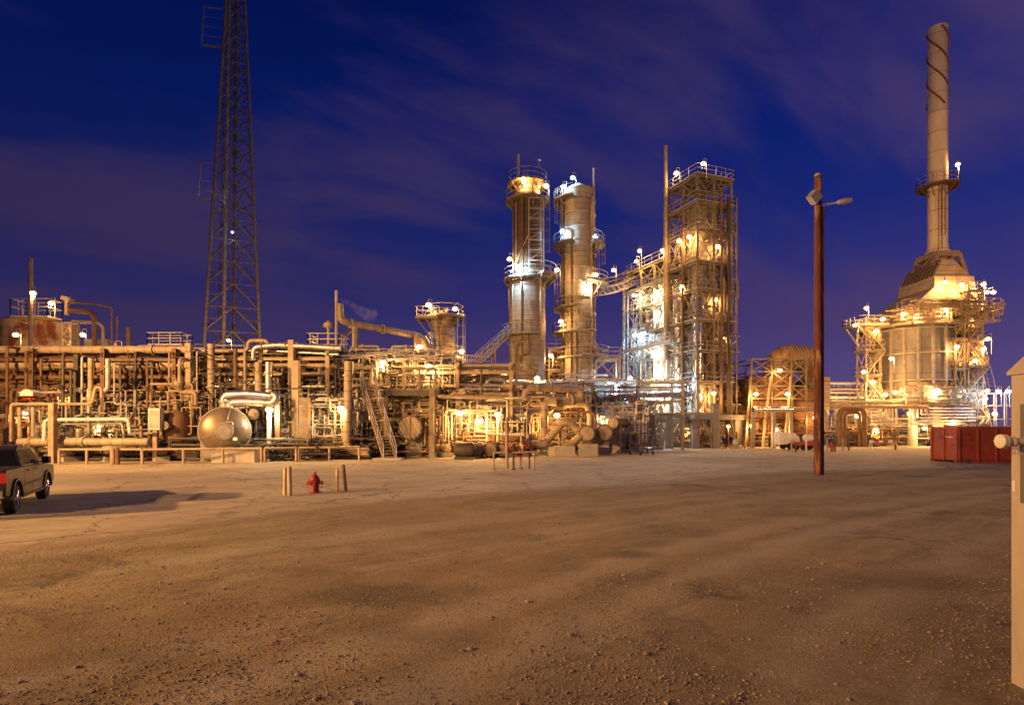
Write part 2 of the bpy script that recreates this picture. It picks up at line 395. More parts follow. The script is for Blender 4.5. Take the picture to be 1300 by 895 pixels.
edge = [(-60,-46), (-34,-17.5), (-25,-7), (-14,4.6), (-9.8,10.0), (-7.9,12.45), (-5.9,15.6), (-2.4,18.7), (0.2,20.6), (6.9,24.4), (14.7,29.6), (20,31.6), (29,33.2), (60,36), (200,40)]
def edge_y(x):
    for (a, b) in zip(edge, edge[1:]):
        if a[0] <= x <= b[0]: return a[1]+(b[1]-a[1])*(x-a[0])/(b[0]-a[0])
    return 30
def hgt(x, y):
    f = max(0, min(1, (30-y)/10))*max(.12, min(1, (edge_y(x)-y)/3))
    return .055*f*noise.noise(V((x*.32, y*.32, 0)))+.035*f*noise.noise(V((x*1.1, y*1.1, 3)))+.012*f*noise.noise(V((x*4, y*4, 5)))-.02*f
g = MB(); nx, ny = 250, 150
xs = [-34+68*i/nx for i in range(nx+1)]; ys = [1+33*(j/ny) for j in range(ny+1)]
xs = [-3000, -300]+xs+[300, 3000]; ys = [-600, -40]+ys+[300, 4000]
vs = []
for y in ys:
    for x in xs: vs.append(V((x, y, hgt(x, y) if 1 < y < 34 and -34 < x < 34 else 0)))
W_ = len(xs); fs = [(j*W_+i, j*W_+i+1, (j+1)*W_+i+1, (j+1)*W_+i) for j in range(len(ys)-1) for i in range(W_-1)]
g.add(vs, fs); gr = struct(g, 'ground', ground_mat(), smooth=180)
da = gr.data.attributes.new('damp', 'FLOAT', 'POINT'); tk = gr.data.attributes.new('worn', 'FLOAT', 'POINT')
STAINS = ((-2.0,8.3,1.7,.75,1), (-3.6,9.6,1.2,.5,.6), (2.2,10.8,.8,.4,.9), (6.5,9.0,2.2,1.0,.7), (-1.2,6.6,1.2,.5,.6), (9,16,3,1.2,.6), (-4,6.0,1.5,.5,.5))
TRACKS = ((-3.5,4.2,20,24,.42,1), (-2.0,4.0,21.5,23.5,.38,.9), (-7,9.5,8,19,.4,.6), (2.5,5.5,26,22,.4,.6), (-5,11.6,10,21.6,.35,.6), (0.5,13,28,30,.5,.6))
for i, p in enumerate(vs):
    q = .35*noise.noise(V((p.x*1.2, p.y*1.2, 7)))
    da.data[i].value = min(1, sum(k*math.exp(-(((p.x-a)/w_)**2+((p.y-b_)/h_)**2)*1.2) for a, b_, w_, h_, k in STAINS)) if -34 < p.x < 34 and 1 < p.y < 34 else 0
    v = 0
    for (x0, y0, x1, y1, w_, k) in TRACKS:
        d = V((x1-x0, y1-y0)); L_ = d.length; d /= L_; r = V((p.x-x0, p.y-y0)); t_ = r.dot(d)
        if 0 < t_ < L_: o = abs(r.x*d.y-r.y*d.x+1.2*math.sin(t_*.12)+q); v = max(v, k*math.exp(-(o/w_)**2))
    tk.data[i].value = v

# concrete apron with a broken near edge
def apron_mat():
    m = bpy.data.materials.new('apron_concrete'); m.use_nodes = True
    nt = m.node_tree; N = nt.nodes; L = nt.links; b = N['Principled BSDF']; tc = N.new('ShaderNodeTexCoord')
    def noi(s, d, sc=(1,1,1), rot=0):
        m0 = N.new('ShaderNodeMapping'); m0.inputs['Rotation'].default_value = (0,0,rot); L.new(tc.outputs['Object'], m0.inputs[0])
        mp = N.new('ShaderNodeMapping'); mp.inputs['Scale'].default_value = sc
        L.new(m0.outputs[0], mp.inputs[0]); n = N.new('ShaderNodeTexNoise'); n.inputs['Scale'].default_value = s; n.inputs['Detail'].default_value = d
        n.inputs['Roughness'].default_value = .65; L.new(mp.outputs[0], n.inputs['Vector']); return n.outputs[0], mp.outputs[0]
    def rng(x, a, b_, c=0, d=1):
        r = N.new('ShaderNodeMapRange'); r.inputs[1].default_value = a; r.inputs[2].default_value = b_; r.inputs[3].default_value = c; r.inputs[4].default_value = d
        L.new(x, r.inputs[0]); return r.outputs[0]
    def mix(f, a, b_):
        x = N.new('ShaderNodeMix'); x.data_type = 'RGBA'; L.new(f, x.inputs['Factor'])
        for s, q in (('A', a), ('B', b_)):
            if isinstance(q, tuple): x.inputs[s].default_value = (*q, 1)
            else: L.new(q, x.inputs[s])
        return x.outputs['Result']
    a1, _ = noi(.3, 6); a2, _ = noi(2.5, 7); a3, _ = noi(.8, 5, (.1, 1.6, 1), math.radians(-42)); a4, _ = noi(30, 3)
    c = mix(rng(a1, .35, .65), (.33,.275,.19), (.47,.40,.29))
    c = mix(rng(a2, .45, .75, 0, .5), c, (.24,.19,.125))
    c = mix(rng(a3, .52, .7, 0, .6), c, (.24,.185,.12))
    c = mix(rng(a4, .55, .8, 0, .35), c, (.55,.48,.36))
    # sawn joints running with the road and crossing it
    nd, _ = noi(1.5, 4)
    mp = N.new('ShaderNodeMapping'); mp.inputs['Rotation'].default_value = (0,0,math.radians(-42)); L.new(tc.outputs['Object'], mp.inputs[0])
    sx = N.new('ShaderNodeSeparateXYZ'); L.new(mp.outputs[0], sx.inputs[0])
    def lines(o, sp, w, wob=.16):
        k = N.new('ShaderNodeMath'); k.operation = 'MULTIPLY_ADD'; k.inputs[1].default_value = wob; L.new(nd, k.inputs[0]); L.new(o, k.inputs[2])
        d = N.new('ShaderNodeMath'); d.operation = 'DIVIDE'; d.inputs[1].default_value = sp; L.new(k.outputs[0], d.inputs[0])
        f = N.new('ShaderNodeMath'); f.operation = 'FRACT'; L.new(d.outputs[0], f.inputs[0])
        l = N.new('ShaderNodeMath'); l.operation = 'LESS_THAN'; l.inputs[1].default_value = w/sp; L.new(f.outputs[0], l.inputs[0]); return l.outputs[0]
    j1 = lines(sx.outputs['Y'], 3.9, .06); j2 = lines(sx.outputs['X'], 9.5, .05)
    mxx = N.new('ShaderNodeMath'); mxx.operation = 'MAXIMUM'; L.new(j1, mxx.inputs[0]); L.new(j2, mxx.inputs[1])
    c = mix(mxx.outputs[0], c, (.07,.055,.04))
    oil, _ = noi(.55, 5); c = mix(rng(oil, .60, .68, 0, .6), c, (.13,.10,.07))
    vc = N.new('ShaderNodeTexVoronoi'); vc.feature = 'DISTANCE_TO_EDGE'; vc.inputs['Scale'].default_value = .32   # wandering cracks
    wv = N.new('ShaderNodeMix'); wv.data_type = 'VECTOR'; wv.inputs['Factor'].default_value = .12
    nn = N.new('ShaderNodeTexNoise'); nn.inputs['Scale'].default_value = 1.6; nn.inputs['Detail'].default_value = 5; L.new(tc.outputs['Object'], nn.inputs['Vector'])
    sc_ = N.new('ShaderNodeVectorMath'); sc_.operation = 'MULTIPLY_ADD'; sc_.inputs[1].default_value = (1.2,1.2,0); L.new(nn.outputs['Color'], sc_.inputs[0]); L.new(tc.outputs['Object'], sc_.inputs[2])
    L.new(sc_.outputs[0], vc.inputs['Vector']); c = mix(rng(vc.outputs['Distance'], .004, .012, .8, 0), c, (.08,.06,.04))
    at = N.new('ShaderNodeAttribute'); at.attribute_name = 'dirt'; a5, _ = noi(1.6, 8)     # dirt dragged over the broken edge
    sm = N.new('ShaderNodeMath'); sm.operation = 'ADD'; L.new(at.outputs['Fac'], sm.inputs[0]); L.new(a5, sm.inputs[1])
    c = mix(rng(sm.outputs[0], .78, 1.12), c, mix(rng(a4, .4, .65), (.17,.125,.07), (.38,.30,.18)))
    L.new(c, b.inputs['Base Color']); b.inputs['Roughness'].default_value = .8
    h = N.new('ShaderNodeMath'); h.operation = 'SUBTRACT'; L.new(a2, h.inputs[0]); L.new(mxx.outputs[0], h.inputs[1])
    bp = N.new('ShaderNodeBump'); bp.inputs['Strength'].default_value = .5; bp.inputs['Distance'].default_value = .03
    L.new(h.outputs[0], bp.inputs['Height']); L.new(bp.outputs[0], b.inputs['Normal']); return m
near = []
for (a, b) in zip(edge, edge[1:]):
    a, b = V((*a,0)), V((*b,0)); k = max(1, int((b-a).length/.35)) if abs(a.x) < 40 else 4
    for i in range(k):
        p = a.lerp(b, i/k); j = .16*noise.noise(V((p.x*1.9, p.y*1.9, 0)))+.10*noise.noise(V((p.x*6, p.y*6, 4)))
        near.append(p+V((j, -j, 0))*1.2)
near.append(V((200, 40, 0)))
g = MB(); vs = []
for p in near: vs += [V((p.x, p.y, -.012)), V((p.x-.12, p.y+.12, .006)), V((p.x-.5, p.y+.6, .035)), V((p.x-1.1, p.y+1.3, .055)), V((p.x-2.2, p.y+2.8, .055)), V((p.x-2.2, 260, .055))]
g.add(vs, [(i*6+k, i*6+6+k, i*6+7+k, i*6+1+k) for i in range(len(near)-1) for k in range(5)])
rd = struct(g, 'road', apron_mat(), smooth=60)
av = rd.data.attributes.new('dirt', 'FLOAT', 'POINT')
for i in range(len(vs)): av.data[i].value = (1, .85, .45, .2, 0, 0)[i % 6]
ZG = .055   # level of the concrete

# loose stones of the yard (uncountable)
g = MB(); rr = random.Random(5)
ico = [V(v).normalized() for v in ((0,-.53,.85),(0,.53,.85),(0,-.53,-.85),(0,.53,-.85),(.85,0,.53),(-.85,0,.53),(.85,0,-.53),(-.85,0,-.53),(.53,.85,0),(-.53,.85,0),(.53,-.85,0),(-.53,-.85,0))]
icf = [(0,4,1),(0,1,5),(0,5,11),(0,11,10),(0,10,4),(4,10,6),(4,6,8),(4,8,1),(1,8,9),(1,9,5),(5,9,7),(5,7,11),(2,6,10),(2,10,11),(2,11,7),(2,7,3),(2,3,6),(3,8,6),(3,9,8),(3,7,9)]
n = 0
while n < 24000:
    y = 4.3+20*rr.random()**1.5; x = (rr.random()*2-1)*.95*y
    if y > edge_y(x)-.05 and rr.random() > math.exp(-(y-edge_y(x))/.35)*.8: continue
    if noise.noise(V((x*.5, y*.5, 9))) < -.1+.9*(rr.random()-.5): continue
    s = rr.uniform(.004, .012)*(1+1.0*(rr.random() < .03))*(1+.8*rr.random()**8); z = (hgt(x, y) if y < edge_y(x) else .03)+s*.3; q = rr.random()*6
    g.add([V((x, y, z))+Matrix.Rotation(q, 3, 'Z')@V((v.x*s*rr.uniform(.8,1.5), v.y*s*rr.uniform(.7,1.2), v.z*s*.65)) for v in ico], icf); n += 1
st = g.build('gravel', mat('stones', (.36,.29,.20), (.17,.13,.09), .9, 0, 6, bump=0), org=(0,0,0), smooth=0)
tag(st, 'loose gravel stones scattered over the brown dirt yard', 'gravel', kind='stuff')

# ------------------------------------------------------------------ pickup truck
def pickup():
    r1, f1 = G(14, 15.6), G(55, 18.9); fw = (f1-r1).normalized(); lf = V((-fw.y, fw.x, 0)); U = V((0,0,1))
    mid = (r1+f1)/2+lf*.85; mid.z = ZG
    t = thing('pickup_truck', mid, 'dark bronze crew cab pickup parked on the concrete, tail lamp glowing red', 'pickup truck')
    Q = lambda x, y, z: mid+fw*x+lf*y+U*z
    WB = 1.82; R = .40
    def arch(cx): return [(cx+.50*math.cos(a), .40+.50*math.sin(a)) for a in [math.pi-k*math.pi/10 for k in range(11)]]
    lower = [(-2.85,.55),(-2.35,.50)]+arch(-WB)+[(-1.2,.42),(1.2,.42)]+arch(WB)+[(2.45,.45),(2.85,.55),(2.88,.85),(2.80,1.08),(1.35,1.20),(-.98,1.24),(-2.86,1.24)]
    b = MB(); b.prism(lower, Q(0,-.96,0), fw, U, lf*1.92)
    body = b.build('body', TRUCKP, t, smooth=35); bv = body.modifiers.new('bevel', 'BEVEL'); bv.width = .035; bv.segments = 2; bv.limit_method = 'ANGLE'
    # cab
    prof = [(-1.0,1.22),(-.86,1.72),(-.60,1.83),(.55,1.83),(.78,1.78),(1.40,1.20)]
    vs = []
    for (x, z) in prof:
        k = .90-.20*(z-1.22)/.61
        vs += [Q(x, -k, z), Q(x, k, z)]
    n = len(prof); b = MB(); b.add(vs, [tuple(2*i for i in range(n)), tuple(2*i+1 for i in reversed(range(n)))]+[(2*i, 2*i+1, 2*((i+1)%n)+1, 2*((i+1)%n)) for i in range(n)])
    cab = b.build('cab', TRUCKP, t, smooth=35); bv = cab.modifiers.new('bevel', 'BEVEL'); bv.width = .03; bv.segments = 2; bv.limit_method = 'ANGLE'
    def sidewin(x0, x1, s, xt0, xt1):
        b = MB(); zz = (1.27, 1.70); q = []
        for (x, z) in ((x0,zz[0]),(x1,zz[0]),(xt1,zz[1]),(xt0,zz[1])):
            k = .90-.20*(z-1.22)/.61+.006; q.append((x, z, k))
        b.add([Q(x, s*k, z) for x, z, k in q]+[Q(x, s*(k-.02), z) for x, z, k in q], [(0,1,2,3),(7,6,5,4),(0,4,5,1),(1,5,6,2),(2,6,7,3),(3,7,4,0)])
        return b.build('window', GLASSD, t, smooth=0)
    for s in (-1, 1):
        sidewin(-.90, -.08, s, -.76, -.08); sidewin(.0, 1.10, s, .0, .66)
    b = MB(); b.add([Q(-1.008,-.78,1.27), Q(-1.008,.78,1.27), Q(-.885,.66,1.70), Q(-.885,-.66,1.70)], [(0,1,2,3)]); b.build('rear_window', GLASSD, t, smooth=0)
    b = MB(); b.add([Q(1.345,-.80,1.27), Q(1.345,.80,1.27), Q(.86,.66,1.74), Q(.86,-.66,1.74)], [(3,2,1,0)]); b.build('windscreen', GLASSD, t, smooth=0)
    b = MB(); b.box2((0,0,0),(0,0,0)); b = MB()
    b.prism([(-2.78,-.82),(-1.08,-.82),(-1.08,.82),(-2.78,.82)], Q(0,0,1.243), fw, lf, U*.004); b.build('bed_liner', BLACK, t, smooth=0)
    for s in (-1, 1):
        for x in (-WB, WB):
            c = Q(x, s*.84, R); tyre = MB().lathe(c-lf*.13, c+lf*.13, [(0,.24),(0,.36),(.12,.395),(.5,R),(.88,.395),(1,.36),(1,.24)], 28).build('wheel', RUBBER, t)
            rim = MB(); o = lf*s*.135; rim.lathe(c-o*.5, c+o, [(0,.24),(.95,.25),(1,.24),(.8,.21),(.75,.05),(.9,.03)], 20)
            for k in range(5):
                a = k*math.pi*.4; d = fw*math.cos(a)+U*math.sin(a); rim.bar(c+o*.85+d*.04, c+o*.9+d*.22, .05, .03)
            rim.build('rim', CHROME, tyre)
        b = MB(); b.prism([(-2.875,.90),(-2.80,.90),(-2.80,1.16),(-2.875,1.16)], Q(0,s*.965-.0,0)-lf*(.13 if s > 0 else -.0), fw, U, lf*.13*(1)); b.build('tail_lamp', TAILM, t, smooth=0)
        b = MB(); b.box2((0,0,0),(0,0,0)); b = MB(); c = Q(1.05, s*1.08, 1.32); b.bar(c-U*.11, c+U*.11, .22, .10); b.bar(c, Q(1.1, s*.90, 1.27), .05); b.build('mirror', BLACK, t)
        for x in (-.72, .18):
            b = MB(); b.bar(Q(x, s*.985, 1.10), Q(x+.2, s*.985, 1.10), .03); b.build('door_handle', BLACK, t)
        for x in (-.06, 1.14, -.98):   # shut lines as dark rubber seals
            b = MB(); b.bar(Q(x, s*.958, .55), Q(x, s*.958, 1.2), .012, .012); b.build('door_seal', BLACK, t)
    for s_ in (-1, 1):
        for x in (-WB, WB):
            b = MB(); q = [Q(x+.53*math.cos(a), s_*.965, .40+.53*math.sin(a)) for a in [math.pi-k*math.pi/12 for k in range(13)]]
            for u_, v_ in zip(q, q[1:]): b.bar(u_, v_, .07, .06)
            b.build('wheel_flare', TRUCKP, t, smooth=0)
        b = MB(); b.bar(Q(-1.2, s_*.966, .70), Q(1.2, s_*.966, .72), .03, .07); b.build('door_moulding', BLACK, t, smooth=0)
        b = MB(); b.bar(Q(-1.25, s_*.93, .40), Q(1.25, s_*.93, .40), .12, .06); b.build('running_board', BLACK, t, smooth=0)
    b = MB(); b.bar(Q(-2.862,-.12,1.08), Q(-2.862,.12,1.08), .03, .07); b.build('tailgate_handle', BLACK, t, smooth=0)
    b = MB(); b.bar(Q(-2.93,-.92,.62), Q(-2.93,.92,.62), .16, .2); b.build('rear_bumper', CHROME, t)
    b = MB(); b.bar(Q(2.93,-.90,.60), Q(2.93,.90,.60), .14, .22); b.build('front_bumper', CHROME, t)
pickup()

# ------------------------------------------------------------------ hydrant and bollards
def hydrant(p, s, label, k='fire_hydrant'):
    t = thing(k, p, label, 'fire hydrant'); U = V((0,0,1))
    b = MB(); b.lathe(p, p+U*s, [(0,.22),(.05,.22),(.055,.15),(.12,.14),(.5,.14),(.56,.19),(.6,.19),(.62,.16)], 20, closed=True); b.build('barrel', RED, t)
    b = MB(); b.lathe(p+U*s*.62, p+U*s, [(0,.17),(.12,.165),(.35,.14),(.55,.09),(.66,.05),(.7,.035),(1,.035)], 18, closed=True); b.build('bonnet', RED, t)
    for d in (V((1,0,0)), V((-1,0,0)), V((0,-1,0))):
        b = MB(); c = p+U*s*.48; r = .06 if d.x else .08
        b.cyl(c+d*.11, c+d*.21, r, 12); b.cyl(c+d*.21, c+d*.27, r*1.25, 8); b.cyl(c+d*.27, c+d*.31, .025, 6)
        if d.x: b.tube([c+d*.26, c+d*.28-U*.12, c+d*.22-U*.2, c+d*.14-U*.1], .01, 5)
        b.build('nozzle_cap', RED, t)
hydrant(G(400, 20.6, ZG), .76, 'red fire hydrant on the concrete between two pairs of wooden bollards')
def bollard(p, h, r, lean, m, label):
    b = MB(); q = p+V((lean, 0, h)); b.lathe(p, q, [(0,r),(.97,r),(1,r*.8)], 12, closed=True)
    o = b.build('bollard', m, org=p); tag(o, label, 'bollard', 'bollards guarding the red hydrant')
bollard(G(361.5, 19.9, ZG), .94, .058, .01, YELL, 'pale yellow bollard, shorter of the close pair beside the red hydrant')
bollard(G(368, 19.7, ZG), 1.0, .075, -.02, TAN, 'brown weathered upright bollard touching the short pale one')
bollard(G(428, 21.0, ZG), .82, .055, 0, YELL, 'short yellow bollard with dark base beside a leaning post')
bollard(G(439, 21.2, ZG), .97, .065, -.10, BROWN, 'dark wooden bollard leaning over beside the hydrant')

# ------------------------------------------------------------------ tall pole with two flood lamps
def lightpole():
    p = G(1038.5, 28.4, ZG); U = V((0,0,1)); t = thing('lamp_pole', p, 'tall red brown pole with two unlit floodlights, standing alone in the yard', 'lamp pole')
    b = MB(); b.lathe(p, p+U*14.9, [(0,.20),(.98,.165),(1,.165)], 16, closed=True); b.build('pole', WOOD, t)
    b = MB(); b.lathe(p+U*14.9, p+U*15.02, [(0,.17),(.5,.17),(1,.12)], 16, closed=True); b.build('pole_cap', GALV, t)
    b = MB(); c = p+V((.24,.02,0)); b.tube([c, c+U*13.4], .07, 8)
    for z in range(1, 13, 2): b.box(c+V((-.06,0,z)), (.22,.16,.05))
    b.build('conduit', WOOD, t)
    b = MB(); c = p+V((-.32,-.25,13.75)); rot = Matrix.Rotation(math.radians(40), 3, 'Y')@Matrix.Rotation(math.radians(20), 3, 'Z')
    b.box(c, (.50,.36,.50), rot=rot); b.bar(c, p+V((0,0,13.5)), .08); b.build('flood_lamp', GALV, t, smooth=0)
    b = MB(); a = p+V((.15,0,13.45)); e = p+V((1.0,-.1,13.55)); b.bar(a, e, .07); b.lathe(e-V((.1,0,0)), e+V((.65,-.05,.10)), [(0,.06),(.15,.12),(.5,.15),(.9,.11),(1,.03)], 12, closed=True); b.build('flood_lamp', GALV, t)
    b = MB(); b.tube([p+V((.2,.1,13.2)), p+V((.45,.1,12.9)), p+V((.55,.05,13.3))], .015, 5); b.build('cable', BLACK, t)
lightpole()

# ------------------------------------------------------------------ dumpster
def dumpster():
    p0 = G(1217, 38.1, ZG); ex = V((1,.0,0)).normalized(); ey = V((-ex.y, ex.x, 0)); U = V((0,0,1)); Ln = 6.2
    t = thing('roll_off_dumpster', p0, 'rust red roll-off dumpster heaped with pale rubble on the yard', 'dumpster')
    Q = lambda x, y, z: p0+ex*x+ey*y+U*z
    for (a, b_, nm) in ((Q(0,0,.2), Q(Ln,0,.2), 'side_panel'), (Q(0,2.4,.2), Q(Ln,2.4,.2), 'side_panel'), (Q(0,0.06,.2), Q(0,2.34,.2), 'end_panel'), (Q(Ln,0.06,.2), Q(Ln,2.34,.2), 'end_panel')):
        b = MB(); b.bar(a+U*1.05, b_+U*1.05, .05, 2.1)
        d = (b_-a); k = round(d.length/1.34); nrm = V((d.y, -d.x, 0)).normalized()*(1 if nm == 'side_panel' and a == Q(0,0,.2) or True else 1)
        sgn = -1 if (a == Q(0,2.4,.2) or a == Q(0,.06,.2)) else 1
        b.build(nm, DUMP, t, smooth=0)
        for i in range(k+1):
            q = a.lerp(b_, i/k)+nrm*.07*sgn; b = MB(); b.bar(q-U*.12, q+U*2.02, .10, .09); b.build('rib', DUMP, t, smooth=0)
        b = MB(); q = nrm*.04*sgn; b.bar(a+U*1.0+q, b_+U*1.0+q, .03, .05); b.build('seam', DUMP, t, smooth=0)
    b = MB(); z = 2.36
    for a, c in ((Q(-.08,0,z), Q(Ln+.08,0,z)), (Q(-.08,2.4,z), Q(Ln+.08,2.4,z)), (Q(0,.06,z), Q(0,2.34,z)), (Q(Ln,.06,z), Q(Ln,2.34,z))): b.bar(a, c, .14, .12)
    b.build('top_rail', DUMP, t, smooth=0)
    b = MB(); b.box2(Q(0,.05,.13), Q(0,.05,.13)); b = MB(); b.prism([(0,.06),(Ln,.06),(Ln,2.34),(0,2.34)], Q(0,0,.14), ex, ey, U*.1)
    for y in (.05, 2.3): b.bar(Q(-.2,y,.07), Q(Ln,y,.07), .16, .12)
    b.build('floor_frame', DUMP, t, smooth=0)
    b = MB(); b.lathe(Q(.5,-.12,.17), Q(.5,.0,.17), [(0,.13),(1,.13)], 14, closed=True); b.build('wheel', DARK, t)
    b = MB()
    for i in range(7): b.box(Q(-.03, 1.25-i*.12, 1.72), (.006, .08, .09 if i % 3 else .05))
    b.build('worn_stencil', WHITE, t, smooth=0)
    rr = random.Random(3); b = MB()
    for i in range(34):
        x = rr.uniform(.3, Ln-.4); y = rr.uniform(.4, 2.0); h = .22*math.exp(-((x-1.6)/1.0)**2)+.04
        s = rr.uniform(.15,.5); rot = Matrix.Rotation(rr.uniform(0,3), 3, 'Z')@Matrix.Rotation(rr.uniform(-.6,.6), 3, 'X')@Matrix.Rotation(rr.uniform(-.5,.5), 3, 'Y')
        b.box(Q(x, y, 2.22+h), (s*1.8, s, .07), rot=rot)
    b.box(Q(Ln/2, 1.2, 2.1), (Ln-.3, 2.1, .2), rz=math.atan2(ex.y, ex.x))
    o = b.build('rubble', WHITE, org=Q(Ln/2, 1.2, 2.1), smooth=0); tag(o, 'pale broken board rubble heaped inside the red dumpster', 'rubble', kind='stuff')
dumpster()

# ------------------------------------------------------------------ gate post at the edge
def gatepost():
    p = V((5.03, 5.16, 0)); t = thing('gate_post', p, 'pale rendered square post with pyramid cap and recessed panel, close by', 'gate post')
    b = MB(); b.box2((4.76,4.90,-.1), (5.30,5.42,2.90)); b.build('shaft', GATEM, t, smooth=0)
    b = MB(); b.add([V(v) for v in ((4.735,4.875,2.902),(5.325,4.875,2.902),(5.325,5.445,2.902),(4.735,5.445,2.902),(4.735,4.875,2.93),(5.325,4.875,2.93),(5.325,5.445,2.93),(4.735,5.445,2.93),(5.0,5.13,3.36),(5.06,5.13,3.36),(5.06,5.19,3.36),(5.0,5.19,3.36))],
        [(3,2,1,0),(0,1,5,4),(1,2,6,5),(2,3,7,6),(3,0,4,7),(4,5,9,8),(5,6,10,9),(6,7,11,10),(7,4,8,11),(8,9,10,11)]); b.build('pyramid_cap', GATEM, t, smooth=0)
    b = MB(); b.box2((4.748,4.99,1.70), (4.762,5.315,2.62)); b.build('inset_panel', mat('panel_grey', (.16,.14,.14), (.11,.10,.10), .5, .2), t, smooth=0)
    b = MB(); b.box2((4.752,5.37,1.80), (4.758,5.405,1.90)); b.build('sticker', WHITE, t, smooth=0)
    b = MB(); c = V((4.76,5.27,2.275)); x = V((-1,0,0))
    b.lathe(c, c+x*.25, [(0,.035),(.45,.033),(.46,.050),(.53,.050),(.54,.04),(.75,.04),(.76,.064),(.85,.064),(.855,.05),(.87,.05),(.875,.064),(.96,.064),(1,.045)], 20, closed=True)
    for k in range(8):
        a = k*math.pi/4; b.cyl(c+x*.18+V((0,math.cos(a)*.052,math.sin(a)*.052)), c+x*.25+V((0,math.cos(a)*.052,math.sin(a)*.052)), .006, 6)
    b.build('flanged_stub', WHITE, t)
    b = MB(); b.tube([c+V((-.09,0,-.03)), c+V((-.10,-.02,-.10)), c+V((0,-.02,-.13))], .009, 6); b.box(c+V((-.095,0,-.075)), (.04,.03,.03)); b.build('drain_cock', WHITE, t)
gatepost()

# ------------------------------------------------------------------ lattice mast
def mast():
    Y = 90; cx = (295-650)/F*Y; base = V((cx, Y, 0)); U = V((0,0,1))
    t = thing('lattice_mast', base, 'very tall three legged lattice radio mast behind the pipe racks', 'mast')
    top = 78; R0, R1 = 5.35, 1.05
    def leg(k, z):
        f = z/top; r = R0*(1-f)+R1*f; a = math.radians(-125+120*k); off = .6*f
        return base+V((r*math.cos(a)+off, r*math.sin(a), z))
    for k in range(3):
        b = MB(); b.tube([leg(k, 0), leg(k, top)], .24, 8)
        for z in range(6, 78, 6): b.flange(leg(k, z), U, .2, .15, 1.5)
        b.build('leg', STEEL, t)
    zs = [0]; h = 4.6
    while zs[-1] < top-1.5: zs.append(zs[-1]+h); h = max(2.0, h*.955)
    for k in range(3):
        j = (k+1) % 3; b = MB(); d = MB()
        for a, c in zip(zs, zs[1:]):
            b.bar(leg(k, c), leg(j, c), .10); mid = (leg(k, c)+leg(j, c))/2
            d.bar(leg(k, a), mid, .15); d.bar(leg(j, a), mid, .15)
            q = (a+c)/2; b.bar(leg(k, q), leg(k, a).lerp(mid, .5), .06); b.bar(leg(j, q), leg(j, a).lerp(mid, .5), .06)
        b.build('girts', STEEL, t); d.build('bracing', STEEL, t)
    c = base+V((-1.1,-1.0,0)); e = base+V((-.35,-.2,top)); b = MB(); b.tube([c, e], .28, 10); b.build('waveguide', TAN, t)
    b = MB(); b.ladder(c+V((-.8,-.1,0)), e+V((-.55,0,0)), .45); b.build('ladder', BROWN, t)
    for z0, z1, w_ in ((8, 15, 1.0), (37.3, 43, 2.0), (61.5, 67.5, 3.0)):
        b = MB(); p = leg(0, z0); q = leg(0, z1); o = V((-w_, -.6, 0))
        b.bar(p, p+o, .12); b.bar(q, q+o, .12); b.bar(p+o, q+o, .14); b.bar(p+V((0,.3,0)), p+o+V((0,.3,0)), .1)
        for k in range(1, 4): b.bar(p.lerp(q, k/4), p.lerp(q, k/4)+o, .05)
        b.build('antenna_bracket', TAN, t)
mast()
LM=.8; LM2=1.0
# ------------------------------------------------------------------ plant lamps
U = V((0,0,1))
LDATA = {}
def ldata(kind, pw):
    k = (kind, pw)
    if k not in LDATA:
        l = bpy.data.lights.new('plant_lamp_light', 'POINT'); l.energy = pw; l.shadow_soft_size = .16
        l.color = (1, .50, .15) if kind == 'W' else ((1,.74,.42) if kind == 'N' else (.42, .72, 1)); LDATA[k] = l
    return LDATA[k]
PROTO = {}
def lamp_proto(kind, mount, name='plant_lamp'):
    t = bpy.data.objects.new(name, None); ORG[t.name] = V((0,0,0)); ch = []
    b = MB(); b.lathe(V((0,0,-.20)), V((0,0,.16)), [(0,.05),(.08,.17),(.35,.28),(.7,.28),(1,.18)], 12, closed=True)
    ch.append(b.build('globe', BULBW if kind != 'B' else BULBB, t))
    b = MB(); b.lathe(V((0,0,.15)), V((0,0,.42)), [(0,.24),(.2,.22),(.5,.12),(.55,.10),(1,.08)], 12, closed=True)
    ch.append(b.build('shade', GALV, t))
    b = MB()
    if mount == 'pole': b.tube([V((0,0,.4)), V((0,0,.62)), V((.38,.1,.62)), V((.38,.1,-1.9))], .03, 6, bend=.12)
    elif mount == 'mast': b.tube([V((0,0,.4)), V((0,0,.62)), V((.3,.1,.62)), V((.3,.1,-4.0))], .04, 6, bend=.12)
    else: b.tube([V((0,0,.4)), V((0,0,.6)), V((0,.9,.6))], .03, 6, bend=.12)
    ch.append(b.build('bracket', GALV, t))
    return t, ch
def lamp(px, py, Y, kind, mount, pw, label, rz=0, group='sodium lamps over the process units'):
    k = (kind if kind != 'N' else 'W', mount)
    if k not in PROTO: PROTO[k] = lamp_proto(*k); first = True
    else: first = False
    t0, ch = PROTO[k]
    if first: t = t0; COL.objects.link(t)
    else:
        t = t0.copy(); COL.objects.link(t)
        for c in ch: d = c.copy(); d.parent = t; COL.objects.link(d)
    t.location = P(px, py, Y); t.rotation_euler = (0,0,rz)
    tag(t, label, 'lamp', group if kind == 'W' or kind == 'N' else 'blue white lamps')
    l = bpy.data.objects.new('lamp_light', ldata(kind, pw)); COL.objects.link(l); l.parent = t; l.location = (0, 0, -.42)
    return t

